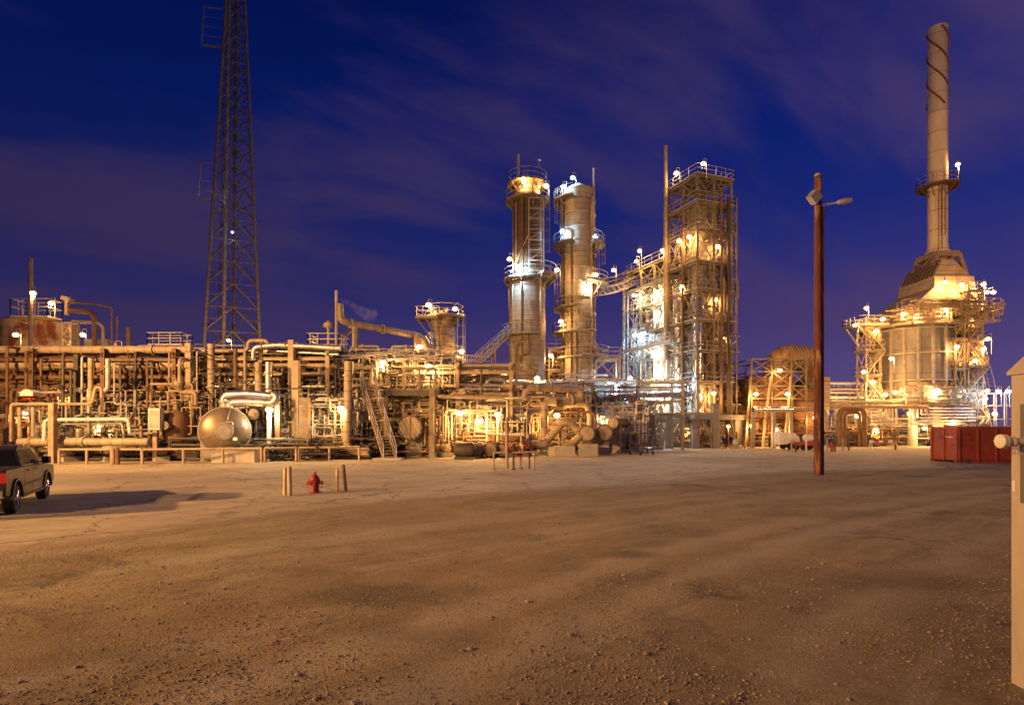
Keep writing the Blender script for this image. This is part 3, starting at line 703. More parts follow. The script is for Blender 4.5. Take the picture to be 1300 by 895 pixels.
# ------------------------------------------------------------------ column one: wide foot, slim dark head
def platform(t, c, r0, r1, z, h=1.15, a0=0, a1=2*math.pi, m=None, n=32, brk=True):
    m = m or STEEL
    b = MB(); b.ring(c, r0, r1, z-.14, z, n, a0, a1)
    if brk:
        k = max(3, int((a1-a0)/(math.pi/5)))
        for i in range(k+1):
            a = a0+(a1-a0)*i/k; d = V((math.cos(a), math.sin(a), 0)); b.bar(V(c)+d*r0+U*(z-.9*(r1-r0)-.2), V(c)+d*(r1-.1)+U*(z-.14), .09)
    pf = b.build('platform', m, t)
    b = MB(); k = max(3, int((a1-a0)*r1/1.1)); pts = [V(c)+V((math.cos(a)*(r1-.05), math.sin(a)*(r1-.05), z)) for a in [a0+(a1-a0)*i/k for i in range(k+1)]]
    b.rail(pts, h, 1.2); b.build('railing', PALE, pf)
def column_one():
    Y = 65; c = G(669.5, Y); t = thing('distillation_tower', c, 'broad insulated process column with slim dark upper section and railed crown', 'distillation column')
    z = lambda py: EYE+(543-py)/F*Y
    b = MB(); b.lathe(c, c+U*z(361), [(0,2.06),(1,2.06)], 48, closed=True); b.build('lower_shell', SHELL, t)
    for q in (z(500), z(470), z(440)):
        pass
    zt, zb = z(250), z(361)
    b = MB(); b.lathe(c+U*zb, c+U*zt, [(0,2.06),(.05,1.62),(1,1.62)], 40, closed=True); b.build('upper_shell', DSHELL, t)
    b = MB(); b.vessel(c+U*zt, c+U*(z(236)), 1.45, 32, .5); b.build('top_dome', SHELL, t)
    b = MB(); b.tube([c+V((-1.05,-.2,z(240))), c+V((-1.05,-.2,z(197)))], .14, 8); b.build('vent_pipe', TAN, t)
    b = MB(); b.tube([c+V((1.3,-.6,z(240))), c+V((1.3,-.6,z(207)))], .045, 6); b.lathe(c+V((1.3,-.6,z(208))), c+V((1.3,-.6,z(205))), [(0,.12),(.5,.2),(1,.1)], 10, closed=True); b.build('wind_sensor', GALV, t)
    for (r0, r1, py) in ((1.5, 2.5, 257), (1.2, 2.3, 235), (2.0, 2.75, 356)): platform(t, c, r0, r1, z(py), m=STEEL)
    platform(t, c, 2.05, 3.0, z(427), a0=math.radians(140), a1=math.radians(300))
    platform(t, c, 2.05, 3.4, z(352), a0=math.radians(-60), a1=math.radians(20))
    # caged ladder and light framework on the near face
    b = MB(); b.ladder(c+V((.9,-1.75,z(350))), c+V((.9,-1.75,z(250))), 1.3, side=(1,0,0), sp=.42); b.build('ladder', PALE, t)
    b = MB()
    for x in (.1, 1.75):
        b.bar(c+V((x,-2.05,z(352))), c+V((x,-2.05,z(262))), .13)
    for i in range(8):
        q = z(350)+i*1.15; b.bar(c+V((.1,-2.05,q)), c+V((1.75,-2.05,q)), .09); b.bar(c+V((1.75,-2.05,q)), c+V((1.4,-1.2,q)), .07)
        if i % 2: b.bar(c+V((.1,-2.05,q)), c+V((1.75,-2.05,q+1.15)), .06)
    b.bar(c+V((-1.9,-1.1,z(350))), c+V((.1,-2.05,z(305))), .09)
    b.build('frame', PALE, t)
    b = MB(); b.ladder(c+V((1.75,-.9,z(350))), c+V((1.75,-.9,z(255))), .45, side=(.6,-1,0), cage=(1,.2,0)); b.build('caged_ladder', STEEL, t)
    for x, y, m in ((-1.62,-.6,BROWN), (-1.3,-1.1,TAN), (-.55,-1.75,BROWN)):
        b = MB(); b.tube([c+V((x,y,z(500))), c+V((x*1.32,y*1.32,z(370))), c+V((x,y,z(355))), c+V((x,y,z(262)))] if x > -9 else 0, .09, 8); b.build('riser_pipe', m, t)
    b = MB(); b.tube([c+V((1.45,-1.75,z(358))), c+V((1.45,-1.75,z(434))), c+V((-1.0,-2.35,z(438))), c+V((-1.55,-2.3,z(442))), c+V((-1.7,-1.9,z(500)))], .11, 8); b.build('draw_pipe', TAN, t)
    b = MB(); b.tube([c+V((.1,-2.0,z(427))), c+V((.1,-2.4,z(431))), c+V((.1,-2.4,z(452))), c+V((-.9,-2.4,z(455))), c+V((-.9,-2.0,z(462)))], .09, 8); b.build('draw_pipe', BROWN, t)
    for zz in (z(392), z(346), z(470)):
        b = MB(); d = V((.25,-1,0)).normalized(); b.cyl(c+d*1.9+U*zz, c+d*2.35+U*zz, .3, 14); b.cyl(c+d*2.35+U*zz, c+d*2.45+U*zz, .4, 14); b.build('manway', STEEL, t)
    for q in (z(480), z(410), z(366)):
        b = MB(); b.ring(c, 2.05, 2.12, q, q+.12, 40); b.build('stiffener', SHELL, t)
    b = MB(); b.ring(c, 2.0, 2.25, 0, .4, 40); b.build('base_ring', CONC, t)
column_one()

def column_two():
    Y = 68; c = G(735, Y); t = thing('distillation_tower', c, 'slim ringed silver process column with conical top, lit blue white at its crown', 'distillation column')
    z = lambda py: EYE+(543-py)/F*Y
    b = MB(); H_ = z(244); b.lathe(c, c+U*H_, [(0,1.95),(1,1.90)], 44, closed=True); b.build('shell', SHELL2, t)
    b = MB(); b.lathe(c+U*H_, c+U*z(233), [(0,1.9),(.35,1.45),(.8,.5),(1,.18)], 36, closed=True); b.build('top_cone', SHELL2, t)
    for py in (258, 275, 292, 309, 326, 343, 360, 380, 400, 420, 441, 455, 475): b = MB(); b.ring(c, 1.9, 2.03, z(py)-.08, z(py)+.08, 40); b.build('stiffener_ring', SHELL2, t)
    b = MB(); b.tube([c+V((-1.95,-.6,z(520))), c+V((-1.95,-.6,z(262)))], .26, 10); b.build('downcomer', DARK, t)
    b = MB(); b.tube([c+V((-1.1,-1.75,z(520))), c+V((-1.1,-1.75,z(300))), c+V((-1.6,-1.3,z(296)))], .10, 8); b.build('riser_pipe', BROWN, t)
    b = MB(); b.tube([c+V((-.5,-2.1,z(520))), c+V((-.5,-2.1,z(421))), c+V((1.1,-2.0,z(420))), c+V((1.1,-2.0,z(406))), c+V((.6,-1.9,z(406)))], .09, 8); b.build('riser_pipe', DARK, t)
    b = MB(); b.tube([c+V((1.25,-1.6,z(520))), c+V((1.25,-1.6,z(262))), c+V((1.62,-1.1,z(250))), c+V((1.62,-1.1,z(219)))], .12, 8); b.build('vent_pipe', TAN, t)
    b = MB(); b.tube([c+V((1.62,-1.0,z(470))), c+V((1.62,-1.0,z(300)))], .17, 8); b.build('vent_pipe', BROWN, t)
    for py, a0, a1, r1 in ((257,150,250,3.1), (313,150,250,3.1), (312,-60,20,3.0), (362,-80,30,3.5), (392,150,260,2.9), (424,150,300,3.2), (454,-90,60,3.6), (455,160,300,2.7)):
        platform(t, c, 1.95, r1, z(py), a0=math.radians(a0), a1=math.radians(a1), n=12)
    b = MB()
    for py0, py1, s in ((313,257,-1), (362,313,1), (424,362,-1)):
        x = 2.2*s; b.ladder(c+V((x,-.9,z(py0))), c+V((x,-.9,z(py1)+1.0)), .5, side=(.4,-1,0), cage=(s,-.2,0))
    b.build('caged_ladder', STEEL, t)
    b = MB(); b.ring(c, 1.9, 2.25, 0, .5, 40); b.build('base_ring', CONC, t)
column_two()

# ------------------------------------------------------------------ generic steel frame
def frame(t, o, u, v, us, vs, zs, cw=.35, bw=.25, m=None, brace=(), decks=(), rails=(), hs=True, deckm=None, xbr=True, col_base=None):
    m = m or STEEL; Q = lambda a, b_, z: V(o)+u*a+v*b_+U*z
    for a in us:
        for b_ in vs:
            b = MB(); b.bar(Q(a, b_, zs[0] if col_base is None else col_base), Q(a, b_, zs[-1]), cw, cw, hs=hs); b.build('post', m, t, smooth=0)
    for z in zs[1:]:
        b = MB()
        for a in us: b.bar(Q(a, vs[0], z), Q(a, vs[-1], z), bw*.7, bw, hs=hs)
        for b_ in vs: b.bar(Q(us[0], b_, z), Q(us[-1], b_, z), bw*.7, bw, hs=hs)
        b.build('tier_beams', m, t, smooth=0)
    for (face, lo, hi) in brace:     # face: ('u', index in vs) or ('v', index in us)
        b = MB(); k, i = face
        S = us if k == 'u' else vs
        for p0, p1 in zip(S, S[1:]):
            for z0, z1 in zip(zs[lo:hi], zs[lo+1:hi+1]):
                g_ = (lambda s_, z: Q(s_, vs[i], z)) if k == 'u' else (lambda s_, z: Q(us[i], s_, z))
                if xbr: b.bar(g_(p0, z0), g_(p1, z1), .10); b.bar(g_(p1, z0), g_(p0, z1), .10)
                else: mid = g_((p0+p1)/2, z1); b.bar(g_(p0, z0), mid, .12); b.bar(g_(p1, z0), mid, .12)
        b.build('bracing', m, t, smooth=0)
    for z in decks:
        b = MB(); n = max(2, int(abs(us[-1]-us[0])/.9))
        b.prism([(us[0]-.3, vs[0]-.3), (us[-1]+.3, vs[0]-.3), (us[-1]+.3, vs[-1]+.3), (us[0]-.3, vs[-1]+.3)], V(o)+U*(z+bw/2+.01), u, v, U*.05)
        b.build('deck', deckm or STEEL, t, smooth=0)
    for z in rails:
        b = MB(); q = z+bw/2+.06; e = .3
        b.rail([Q(us[0]-e, vs[0]-e, q), Q(us[-1]+e, vs[0]-e, q), Q(us[-1]+e, vs[-1]+e, q), Q(us[0]-e, vs[-1]+e, q)], closed=True); b.build('railing', PALE, t, smooth=0)

# ------------------------------------------------------------------ random but orderly pipework
def walk(rr, lo, hi, steps, grid=.45, start=None):
    S = [hi[i]-lo[i] for i in range(3)]
    p = [lo[i]+grid*round(rr.random()*S[i]/grid) for i in range(3)]; pts = [V(p)]; ax = rr.choice((0,0,1,2,2))
    for _ in range(steps):
        q = list(p); span = S[ax]; d = min(rr.uniform(.10, .6)*span, rr.uniform(.8, 4.5))*(1 if (p[ax]-lo[ax])/max(span,.01) < rr.random() else -1)
        q[ax] = lo[ax]+grid*round((p[ax]+d-lo[ax])/grid)
        if not lo[ax] <= q[ax] <= hi[ax]: ax = rr.choice((0,1,2)); continue
        if abs(q[ax]-p[ax]) > grid*.9: pts.append(V(q)); p = q
        ax = rr.choice([a for a in (0,1,2,2) if a != ax])
    return pts
def tangle(name, label, cat, lo, hi, n, rmin, rmax, m, seed, o=(0,0,0), u=V((1,0,0)), v=V((0,1,0)), valves=.35, steps=(2,6), nseg=6):
    rr = random.Random(seed); b = MB(); o = V(o)
    T = lambda p: o+u*p.x+v*p.y+U*p.z
    for i in range(n):
        pts = walk(rr, lo, hi, rr.randint(*steps))
        if len(pts) < 2: continue
        jt = V([rr.uniform(-.2,.2) for _ in range(3)]); pts = [T(p+jt) for p in pts]; pts = [V((p.x, p.y, max(p.z, .2))) for p in pts]; r = rmin+(rmax-rmin)*rr.random()**2
        b.tube(pts, r, nseg if r > .05 else 5, bend=r*2.5)
        for a, c in zip(pts, pts[1:]):
            if (c-a).length > 1.2 and rr.random() < valves:
                q = a.lerp(c, rr.uniform(.3,.7))
                if rr.random() < .5 and r > .035: b.valve(q, c-a, r*1.2)
                else: b.flange(q, c-a, r, r*1.6, 1.8)
    ob = b.build(name, m, org=o+u*lo[0]+v*lo[1]); return tag(ob, label, cat, kind='stuff')

# ------------------------------------------------------------------ tall steel process structure on its table
CO = V((21.5, 66, 0)); CU = V((-.37, .93, 0)).normalized(); CV = V((.93, .37, 0)).normalized()
def structure():
    t = thing('process_structure', CO, 'tall open steel process structure with railed decks, highest frame in the plant', 'steel structure')
    zt = [4.0, 7.6, 11.2, 14.8, 18.4, 21.6, 25.4, 28.6, 31.7]
    frame(t, CO, CU, CV, [0, 2.5, 5.2], [0, 2.4, 5.0], zt, .26, .22, STEEL, brace=((('u',0),0,8), (('v',0),0,8), (('v',2),2,8)), decks=zt[1:-1:2]+[31.7], rails=zt[1:-1]+[31.7], hs=False)
    t2 = thing('process_structure', CO+CU*5.4, 'lower wide steel process structure of braced decks beside the tallest frame', 'steel structure')
    zl = [4.0, 7.6, 11.2, 14.8, 18.4, 21.0, 23.6]
    frame(t2, CO, CU, CV, [5.6, 8.2, 11.2, 14.4], [0, 2.4, 5.0], zl, .26, .22, PALE, brace=((('u',0),0,6), (('v',-1),0,6)), decks=zl[1:-1:2]+[23.6], rails=zl[1:], hs=False)
    # outer hanging walkway
    w_ = thing('walkway', CO+CU*4+U*13, 'pale railed walkway bracketed off the lower steel structure', 'walkway')
    a = CO+CU*2.6-CV*1.3+U*12.7; c = CO+CU*12.5-CV*1.3+U*12.7
    b = MB(); b.bar(a, c, 1.1, .06); b.bar(a-CV*.55, c-CV*.55, .1, .5); b.bar(a+CV*.55, c+CV*.55, .1, .3)
    for i in range(6): p = a.lerp(c, i/5); b.bar(p-CV*.5, p+CV*1.3-U*.9, .09)
    b.build('deck', PALE, w_, smooth=0); b = MB(); b.rail([a-CV*.6, c-CV*.6], sp=.9, r=.035); b.build('railing', WHITE, w_, smooth=0)
    # vertical vessels inside
    def ves(a, b_, r, z0, z1, m, label, cat='vessel'):
        p = CO+CU*a+CV*b_; s = thing('process_vessel', p+U*z0, label, cat, 'vessels inside the steel structures')
        g_ = MB(); g_.vessel(p+U*(z0+.6), p+U*z1, r, 28, .5); g_.build('shell', m, s)
        g_ = MB(); g_.lathe(p+U*z0, p+U*(z0+.7), [(0,r*1.05),(1,r*.98)], 24); g_.ring(p, r*.9, r*1.18, z0, z0+.12, 24); g_.build('skirt', m, s)
        k = 0
        while z0+2+k*2.4 < z1-1:
            q = z0+2+k*2.4; d = (-CV*math.cos(k)-CU*math.sin(k*1.7)*.5).normalized(); g_ = MB()
            g_.cyl(p+d*r*.95+U*q, p+d*(r+.35)+U*q, .16, 10); g_.cyl(p+d*(r+.35)+U*q, p+d*(r+.45)+U*q, .26, 10); g_.build('nozzle', m, s); k += 1
    ves(2.4, 2.7, 1.75, 4.1, 29, SHELL, 'tall drab vessel filling the upper storeys of the tallest frame')
    ves(4.2, .75, .8, 4.1, 20.5, SILV, 'slim bright vessel standing near the corner of the tallest frame')
    ves(.9, .8, .7, 4.1, 17.5, SILV, 'narrow silver vessel at the near corner post of the tallest frame')
    ves(7.2, 2.0, 1.15, 4.1, 19.5, TANB, 'stout tan vessel in the first bay of the lower structure')
    ves(10.0, 2.4, 1.05, 4.1, 16.5, TANB, 'tan vessel in the middle bay of the lower structure')
    ves(13.0, 2.2, 1.0, 4.1, 21.0, ALU, 'silver clad vessel in the far bay of the lower structure')
    # pipes up the faces
    def riser(a, b_, z0, z1, r, m, label, off=0):
        p = CO+CU*a+CV*b_; g_ = MB(); pts = [p+U*z0, p+U*z1]
        if off: pts = [p+U*z0+CU*-off, p+U*(z0+.6)]+[p+U*z1] if False else [p+U*z0, p+U*z1, p+U*z1+CV*off]
        g_.tube(pts, r, 10)
        for k in range(1, int((z1-z0)/5)): g_.flange(p+U*(z0+k*5), U, r, .12, 1.35)
        tag(g_.build('riser_pipe', m, org=p+U*z0), label, 'pipe', 'risers on the steel structures')
    riser(4.9, -.75, 10.8, 37.2, .22, TAN, 'tall pale vent pipe rising far above the steel structure beside the railings')
    riser(5.6, -.42, 8.0, 29.5, .10, TAN, 'thin riser beside the tall vent pipe of the steel structure')
    riser(2.2, -.35, 4.0, 27.0, .12, BROWN, 'brown riser clipped to the long face of the tallest frame')
    riser(14.2, -.8, 3.0, 22.6, .26, SILV, 'thick silver riser at the far end post of the lower structure')
    riser(15.4, -.8, 0.1, 12.2, .24, SILV, 'bright short riser pipe standing apart beside the lower structure', off=.9)
    riser(16.6, -.9, 0.1, 11.6, .22, SILV, 'bright short riser outermost beyond the lower structure', off=.9)
    riser(-.35, 3.2, 4.0, 30.5, .16, BROWN, 'brown riser on the narrow face of the tallest frame')
    riser(-.4, 4.2, 4.0, 29.5, .20, DARK, 'dark riser on the narrow face of the tallest frame')
    riser(1.2, 5.5, 0, 28.5, .22, BROWN, 'rusty outer riser behind the narrow face of the tallest frame')
    riser(-.2, 5.6, 0, 29.8, .13, STEEL, 'grey outer riser at the far corner of the narrow face')
    b = MB()
    for k, (z0, z1) in enumerate(zip(zt[:-1], zt[1:])):
        a, c = (CU*.4, CU*4.6) if k % 2 == 0 else (CU*4.6, CU*.4)
        if 2 <= k: b.stair(CO+a+CV*3.9+U*z0, CO+c+CV*3.9+U*z1, CV, .8); b.stair_rail(CO+a+CV*3.9+U*z0, CO+c+CV*3.9+U*z1, CV, .8)
    s = thing('stair_flights', CO+CV*3.9+U*4, 'zigzag stair flights climbing inside the tallest steel frame', 'stairs'); b.build('flight', PALE, s, smooth=0)
    tangle('small_piping', 'dense small piping and valves on the decks of the tallest frame', 'piping', (.2,.2,4.2), (5,4.8,27), 260, .03, .11, PALE, 3, CO, CU, CV)
    tangle('small_piping', 'dense pale small piping filling the lower steel structure', 'piping', (5.8,.2,4.2), (14.2,4.6,22.5), 380, .03, .12, WHITE, 4, CO, CU, CV)
    tangle('small_piping', 'brown small piping wound through both steel structures', 'piping', (-.2,-.3,4.2), (14.2,5.2,24.5), 110, .04, .15, BROWN, 6, CO, CU, CV)
    tangle('small_piping', 'rusty small piping and nozzles clustered at the narrow face', 'piping', (-.6,3.0,4.2), (2.5,6.2,29.5), 80, .04, .12, TAN, 8, CO, CU, CV)
    # table
    tb = thing('equipment_table', CO+V((0,-.5,0)), 'heavy concrete and steel table carrying the process structures', 'support table')
    b = MB(); b.prism([(-1.2,-1.4),(15,-1.4),(15,6.4),(-1.2,6.4)], CO+U*3.35, CU, CV, U*.55); b.build('slab', CONC, tb, smooth=0)
    for a in (-.4, 3.2, 6.8, 10.4, 14.2):
        for b_ in (-.6, 5.6):
            g_ = MB(); p = CO+CU*a+CV*b_; g_.bar(p, p+U*3.34, .8, .8); g_.build('pier', CONC, tb, smooth=0)
            g_ = MB(); g_.bar(p+U*.6, p+CU*1.5+U*3.3, .16); g_.build('knee_brace', STEEL, tb, smooth=0)
    # portal in front: beam on a stout pier
    pt = thing('concrete_portal', G(905, 64.5), 'pale concrete portal frame with deep beam in front of the steel structures', 'portal frame')
    A = G(908, 65.5); B = G(848, 65.5); b = MB(); b.bar(A, A+U*5.2, .78, .78); b.build('pier', CONC, pt, smooth=0)
    b = MB(); b.bar(B, B+U*3.3, .78, .78); b.build('pier', CONC, pt, smooth=0)
    b = MB(); b.bar(B-V((1.4,0,0))+U*3.75, A-V((.4,0,0))+U*3.75, .5, .85); b.build('beam', CONC, pt, smooth=0)
    for p, s in ((A,-1), (B,1), (B,-1)):
        b = MB(); b.bar(p+U*.7+V((.2*s,0,0)), p+V((1.5*s,0,3.3)), .22); b.build('knee_brace', CONC, pt, smooth=0)
structure()

# ------------------------------------------------------------------ catwalk between column and structure
def catwalk():
    a = P(752, 366, 68); c = P(803, 352, 78); t = thing('catwalk', a, 'sloping truss catwalk with railings linking silver column and steel structure', 'catwalk')
    n = 8; sag = lambda f: U*(-1.6*f*(1-f)*1.0); pt = [a.lerp(c, i/n)+sag(i/n) for i in range(n+1)]; s = V((.8,-.6,0)).normalized()*.5
    b = MB()
    for q in (-1,1):
        for p0, p1 in zip(pt, pt[1:]): b.bar(p0+s*q, p1+s*q, .12); b.bar(p0+s*q-U*.9, p1+s*q-U*.9, .1); b.bar(p0+s*q, p1+s*q-U*.9, .07); b.bar(p0+s*q, p0+s*q-U*.9, .07)
    for p0, p1 in zip(pt, pt[1:]): b.bar(p0, p1, 1.0, .06)
    b.build('truss', TAN, t, smooth=0)
    b = MB(); b.rail([p+s for p in pt], sp=1.1); b.rail([p-s for p in pt], sp=1.1); b.build('railing', STEEL, t, smooth=0)
catwalk()

# ------------------------------------------------------------------ heater with its stack
def heater():
    Y = 76; c = G(1160, Y); X = V((1,0,0)); D = V((0,1,0)); z = lambda py, y=Y: EYE+(543-py)/F*y
    t = thing('fired_heater', c, 'huge round fired heater with ribbed drum and hooded upper house on piers', 'furnace')
    R = 4.75; z0, z1, z2 = z(511, 72), z(483, 72), z(414, 72)
    b = MB(); b.lathe(c+U*z1, c+U*z2, [(0,R),(1,R)], 64, closed=True); b.build('drum', FIRE, t)
    b = MB(); b.lathe(c+U*z0, c+U*z1, [(0,R-.5),(1,R-.5)], 64, closed=True); b.build('burner_drum', TANB, t)
    for k in range(20):
        a = 2*math.pi*k/20+.12; d = V((math.cos(a), math.sin(a), 0)); b = MB(); b.bar(c+d*(R+.14)+U*z0, c+d*(R+.14)+U*z2, .28, .28); b.build('rib', PALE, t, smooth=0)
    for q in (z1, (z1+z2)/2, z2-.3):
        b = MB(); b.ring(c, R, R+.32, q, q+.14, 60); b.build('stiffener_ring', PALE, t)
    b = MB(); b.ring(c, .3, R+1.2, z0-.5, z0-.05, 60); b.build('floor_plate', STEEL, t)
    for k in range(10):
        a = 2*math.pi*k/10+.3; d = V((math.cos(a), math.sin(a), 0)); b = MB(); b.lathe(c+d*(R-.3), c+d*(R-.3)+U*(z0-.5), [(0,.55),(1,.5)], 16, closed=True); b.build('pier', CONC, t)
    platform(t, c, R+.2, R+1.9, z2+.15, m=STEEL, n=56); platform(t, c, R+.2, R+1.5, z0+.35, m=STEEL, n=56, brk=False)
    # shoulder: roof cone then rectangular convection house
    b = MB(); b.lathe(c+U*z2, c+U*(z2+2.6), [(0,R-.1),(.35,R-.3),(1,R-1.5)], 40, closed=True); b.build('roof_cone', TANB, t)
    def hull(lo, hi, zl, zh, m, nm):
        b = MB(); b.add([c+V((x, y, q)) for q, (w_, d_, ox) in ((zl, lo), (zh, hi)) for x, y in ((-w_+ox,-d_),(w_+ox,-d_),(w_+ox,d_),(-w_+ox,d_))],
            [(3,2,1,0),(4,5,6,7),(0,1,5,4),(1,2,6,5),(2,3,7,6),(3,0,4,7)]); b.build(nm, m, t, smooth=0)
    panel = mat('house_panels', (.58,.50,.38), (.40,.32,.22), .6, .1, 1.1, .2, band=1.25, bandw=.06, band2=1.5, bump=.2)
    zA, zB, zC, zD = z(404), z(384), z(360), z(343)
    hull((4.7,4.1,.8), (4.6,4.0,1.0), z2+.5, zA+.2, panel, 'house_base')
    hull((4.6,4.0,1.0), (2.6,3.5,2.8), zA+.2, zC-1.3, panel, 'house_slope')
    hull((2.6,3.5,2.8), (2.5,3.4,2.8), zC-1.3, zC+.1, panel, 'house_wall')
    # louvred sloping side and gable
    ch = c+X*.35; q0, q1 = zC+.1, zC+2.3
    b = MB(); b.add([ch+V(v) for v in ((0,-3.1,q0),(4.8,-3.1,q0),(2.6,-3.1,q1),(1.1,-3.1,q1),(0,3.1,q0),(4.8,3.1,q0),(2.6,3.1,q1),(1.1,3.1,q1))],
        [(0,1,2,3),(7,6,5,4),(0,4,5,1),(1,5,6,2),(2,6,7,3),(3,7,4,0)]); b.build('hood', TANB, t, smooth=0)
    b = MB(); nn = V((-2.2,0,1.1)).normalized()*.06
    b.add([ch+V(v)+nn for v in ((0.05,-3.0,q0+.1),(1.08,-3.0,q1-.1),(1.08,3.0,q1-.1),(.05,3.0,q0+.1))], [(0,1,2,3)]); b.build('louvre_panel', DARK, t, smooth=0)
    b = MB()
    for i in range(7):
        f = i/6; p = V((0,-3.05,q0)).lerp(V((1.1,-3.05,q1)), f); b.bar(ch+p+nn*2, ch+p+V((0,6.1,0))+nn*2, .14, .05)
    for i in range(9):
        y = -3.0+i*.75; b.bar(ch+V((0,y,q0))+nn*2, ch+V((1.1,y,q1))+nn*2, .12, .05)
    b.build('louvre_bars', TAN, t, smooth=0)
    # stack support frame (truncated pyramid of box members)
    S = c+X*3.2; zS = z(325); zF = zC-.3
    b = MB(); cr_ = []
    for sx_, sy_ in ((-1,-1),(1,-1),(1,1),(-1,1)):
        p = S+V((sx_*2.1, sy_*2.4, zF)); q = S+V((sx_*1.5, sy_*1.7, zS-.2)); cr_.append((p, q)); b.bar(p, q, .5, .42)
    for i in range(4):
        p, q = cr_[i], cr_[(i+1)%4]; b.bar(p[1], q[1], .4, .7); b.bar(p[0].lerp(p[1],.45), q[0].lerp(q[1],.45), .3, .35); b.bar(p[0].lerp(p[1],.45), q[1], .22); b.bar(p[0], q[0].lerp(q[1],.45), .22)
    b.build('stack_frame', TAN, t, smooth=0)
    b = MB(); b.lathe(S+U*zF, S+U*(zS-.2), [(0,1.8),(1,1.3)], 28, closed=True); b.build('breeching', TANB, t)
    # chimney
    zc = [z(325), z(312), z(138), z(37)]
    b = MB(); b.lathe(S+U*(zc[0]-.3), S+U*zc[1], [(0,1.45),(.5,1.4),(.55,1.25),(1,1.17)], 36, closed=True); b.build('stack_base', CHIM, t)
    b = MB(); b.lathe(S+U*zc[1], S+U*zc[3], [(0,1.13),(.60,1.12),(.605,1.2),(.62,1.12),(.999,1.10),(1,1.05)], 40); b.ring(S, 1.0, 1.17, zc[3]-.25, zc[3], 36); b.build('stack', CHIM, t)
    for k in range(3):   # helical strakes on the upper third
        b = MB(); n = 44; vs = []
        for i in range(n+1):
            f = i/n; a = -2*math.pi*f*1.05+k*2.094+.6; d = V((math.cos(a), math.sin(a), 0)); q = zc[2]+(zc[3]-zc[2]-.3)*f; tt = V((-d.y, d.x, 0))*.11
            vs += [S+d*1.05+U*q-tt, S+d*1.26+U*q-tt, S+d*1.26+U*q+tt, S+d*1.05+U*q+tt]
        b.add(vs, [(i*4+e, i*4+(e+1)%4, i*4+4+(e+1)%4, i*4+4+e) for i in range(n) for e in range(4)]); b.build('strake', RUST, t)
    platform(t, S, 1.13, 2.45, z(238), m=BROWN, n=28)
    b = MB(); b.ladder(S+V((-.6,-1.25,z(325))), S+V((-.6,-1.25,z(238))), .5, side=(1,0,0), cage=(0,-1,0)); b.build('ladder', BROWN, t)
    # burner level ducts / windows
    for k in range(8):
        a = math.radians(200+k*20); d = V((math.cos(a), math.sin(a), 0)); b = MB(); b.box(c+d*(R-.4)+U*(z0+1.5), (.7,.7,1.1), rz=a); b.build('peep_box', GALV, t, smooth=0)
    # serpentine headers
    def serp(px0, px1, flip, m, n_=6):
        for i in range(n_):
            yy = 70.2; o = i*.45
            A = P(px0, 517, yy); B = P(px1, 538, yy); zt_ = A.z-0; zb_ = B.z+o*.85
            if flip: pts = [V((A.x+o, yy, zt_)), V((A.x+o, yy, zb_)), V((B.x, yy, zb_))]
            else: pts = [V((B.x-o, yy, zt_)), V((B.x-o, yy, zb_)), V((A.x, yy, zb_))]
            b = MB(); b.tube(pts, .105, 8, bend=.15)
            o_ = b.build('transfer_pipe', m, org=pts[1]); tag(o_, '%s nested L shaped pipe counting inward, bank %s' % (ORD[i], 'before the thick pier' if not flip else 'over the dumpster'), 'pipe', 'nested transfer pipes under the heater')
    serp(1106, 1138, False, WHITE, 6); serp(1156, 1238, True, WHITE, 6)
    # manifolds above them
    for i, (x0, x1, py, yy, r, lb) in enumerate(((1052,1148,511,70.0,.16,'upper'), (1048,1178,516.5,69.6,.24,'thick lower'), (1150,1238,510,70.1,.16,'long upper'))):
        b = MB(); a, e = P(x0, py, yy), P(x1, py, yy); b.tube([a, e, e-U*.9+D*.0], r, 10); o_ = b.build('manifold_pipe', TAN, org=a); tag(o_, '%s tan manifold pipe crossing in front of the heater floor' % lb, 'pipe')
    # stairs and access towers
    def access(px, label, zs, wx=2.0, wy=2.4, Yc=74, zig=True):
        o = G(px, Yc); s = thing('access_tower', o, label, 'access tower', 'access towers beside the heater')
        frame(s, o, X, D, [-wx/2, wx/2], [-wy/2, wy/2], zs, .16, .16, TAN, brace=((('u',0),0,len(zs)-1), (('v',0),0,len(zs)-1)), rails=zs[1:], decks=zs[1:], hs=False)
        if zig:
            for k, (p, q) in enumerate(zip(zs, zs[1:])):
                f = 1 if k % 2 == 0 else -1; b = MB(); a, e = o+X*(-f*wx*.75)-D*wy*.8+U*p, o+X*(f*wx*.75)-D*wy*.8+U*q
                b.stair(a, e, D, .8); b.stair_rail(a, e, D, .8); b.build('stair', TAN, s, smooth=0)
    access(1102, 'stair tower on the near side of the heater towards the rusty boiler', [0, 5.8, 9.0, 12.2, 15.2], 1.7, 1.9, 74)
    bd = thing('deck_wing', P(1100, 414, 73), 'railed wing deck joining near stair tower and heater drum', 'platform')
    a_, e_ = P(1090, 413, 72), P(1130, 413, 72); b = MB(); b.box2(a_, V((e_.x, 75.5, a_.z+.15)))
    b.bar(V((a_.x+.2,72.2,a_.z)), V((a_.x+2.4,72.6,a_.z-3)), .14); b.bar(V((a_.x+.2,75,a_.z)), V((a_.x+2.4,75,a_.z-3)), .14); b.build('deck', STEEL, bd, smooth=0)
    b = MB(); b.rail([a_+U*.15, V((e_.x, 72, a_.z+.15)), V((e_.x,75.5,a_.z+.15)), V((a_.x,75.5,a_.z+.15))], closed=True, sp=1.0, r=.035); b.build('railing', PALE, bd, smooth=0)
    access(1232, 'stair tower on the outer side of the heater above the dumpster', [0, 3.6, 6.8, 10.0, 13.2, 16.4, 19.4], 1.8, 1.6, 72)
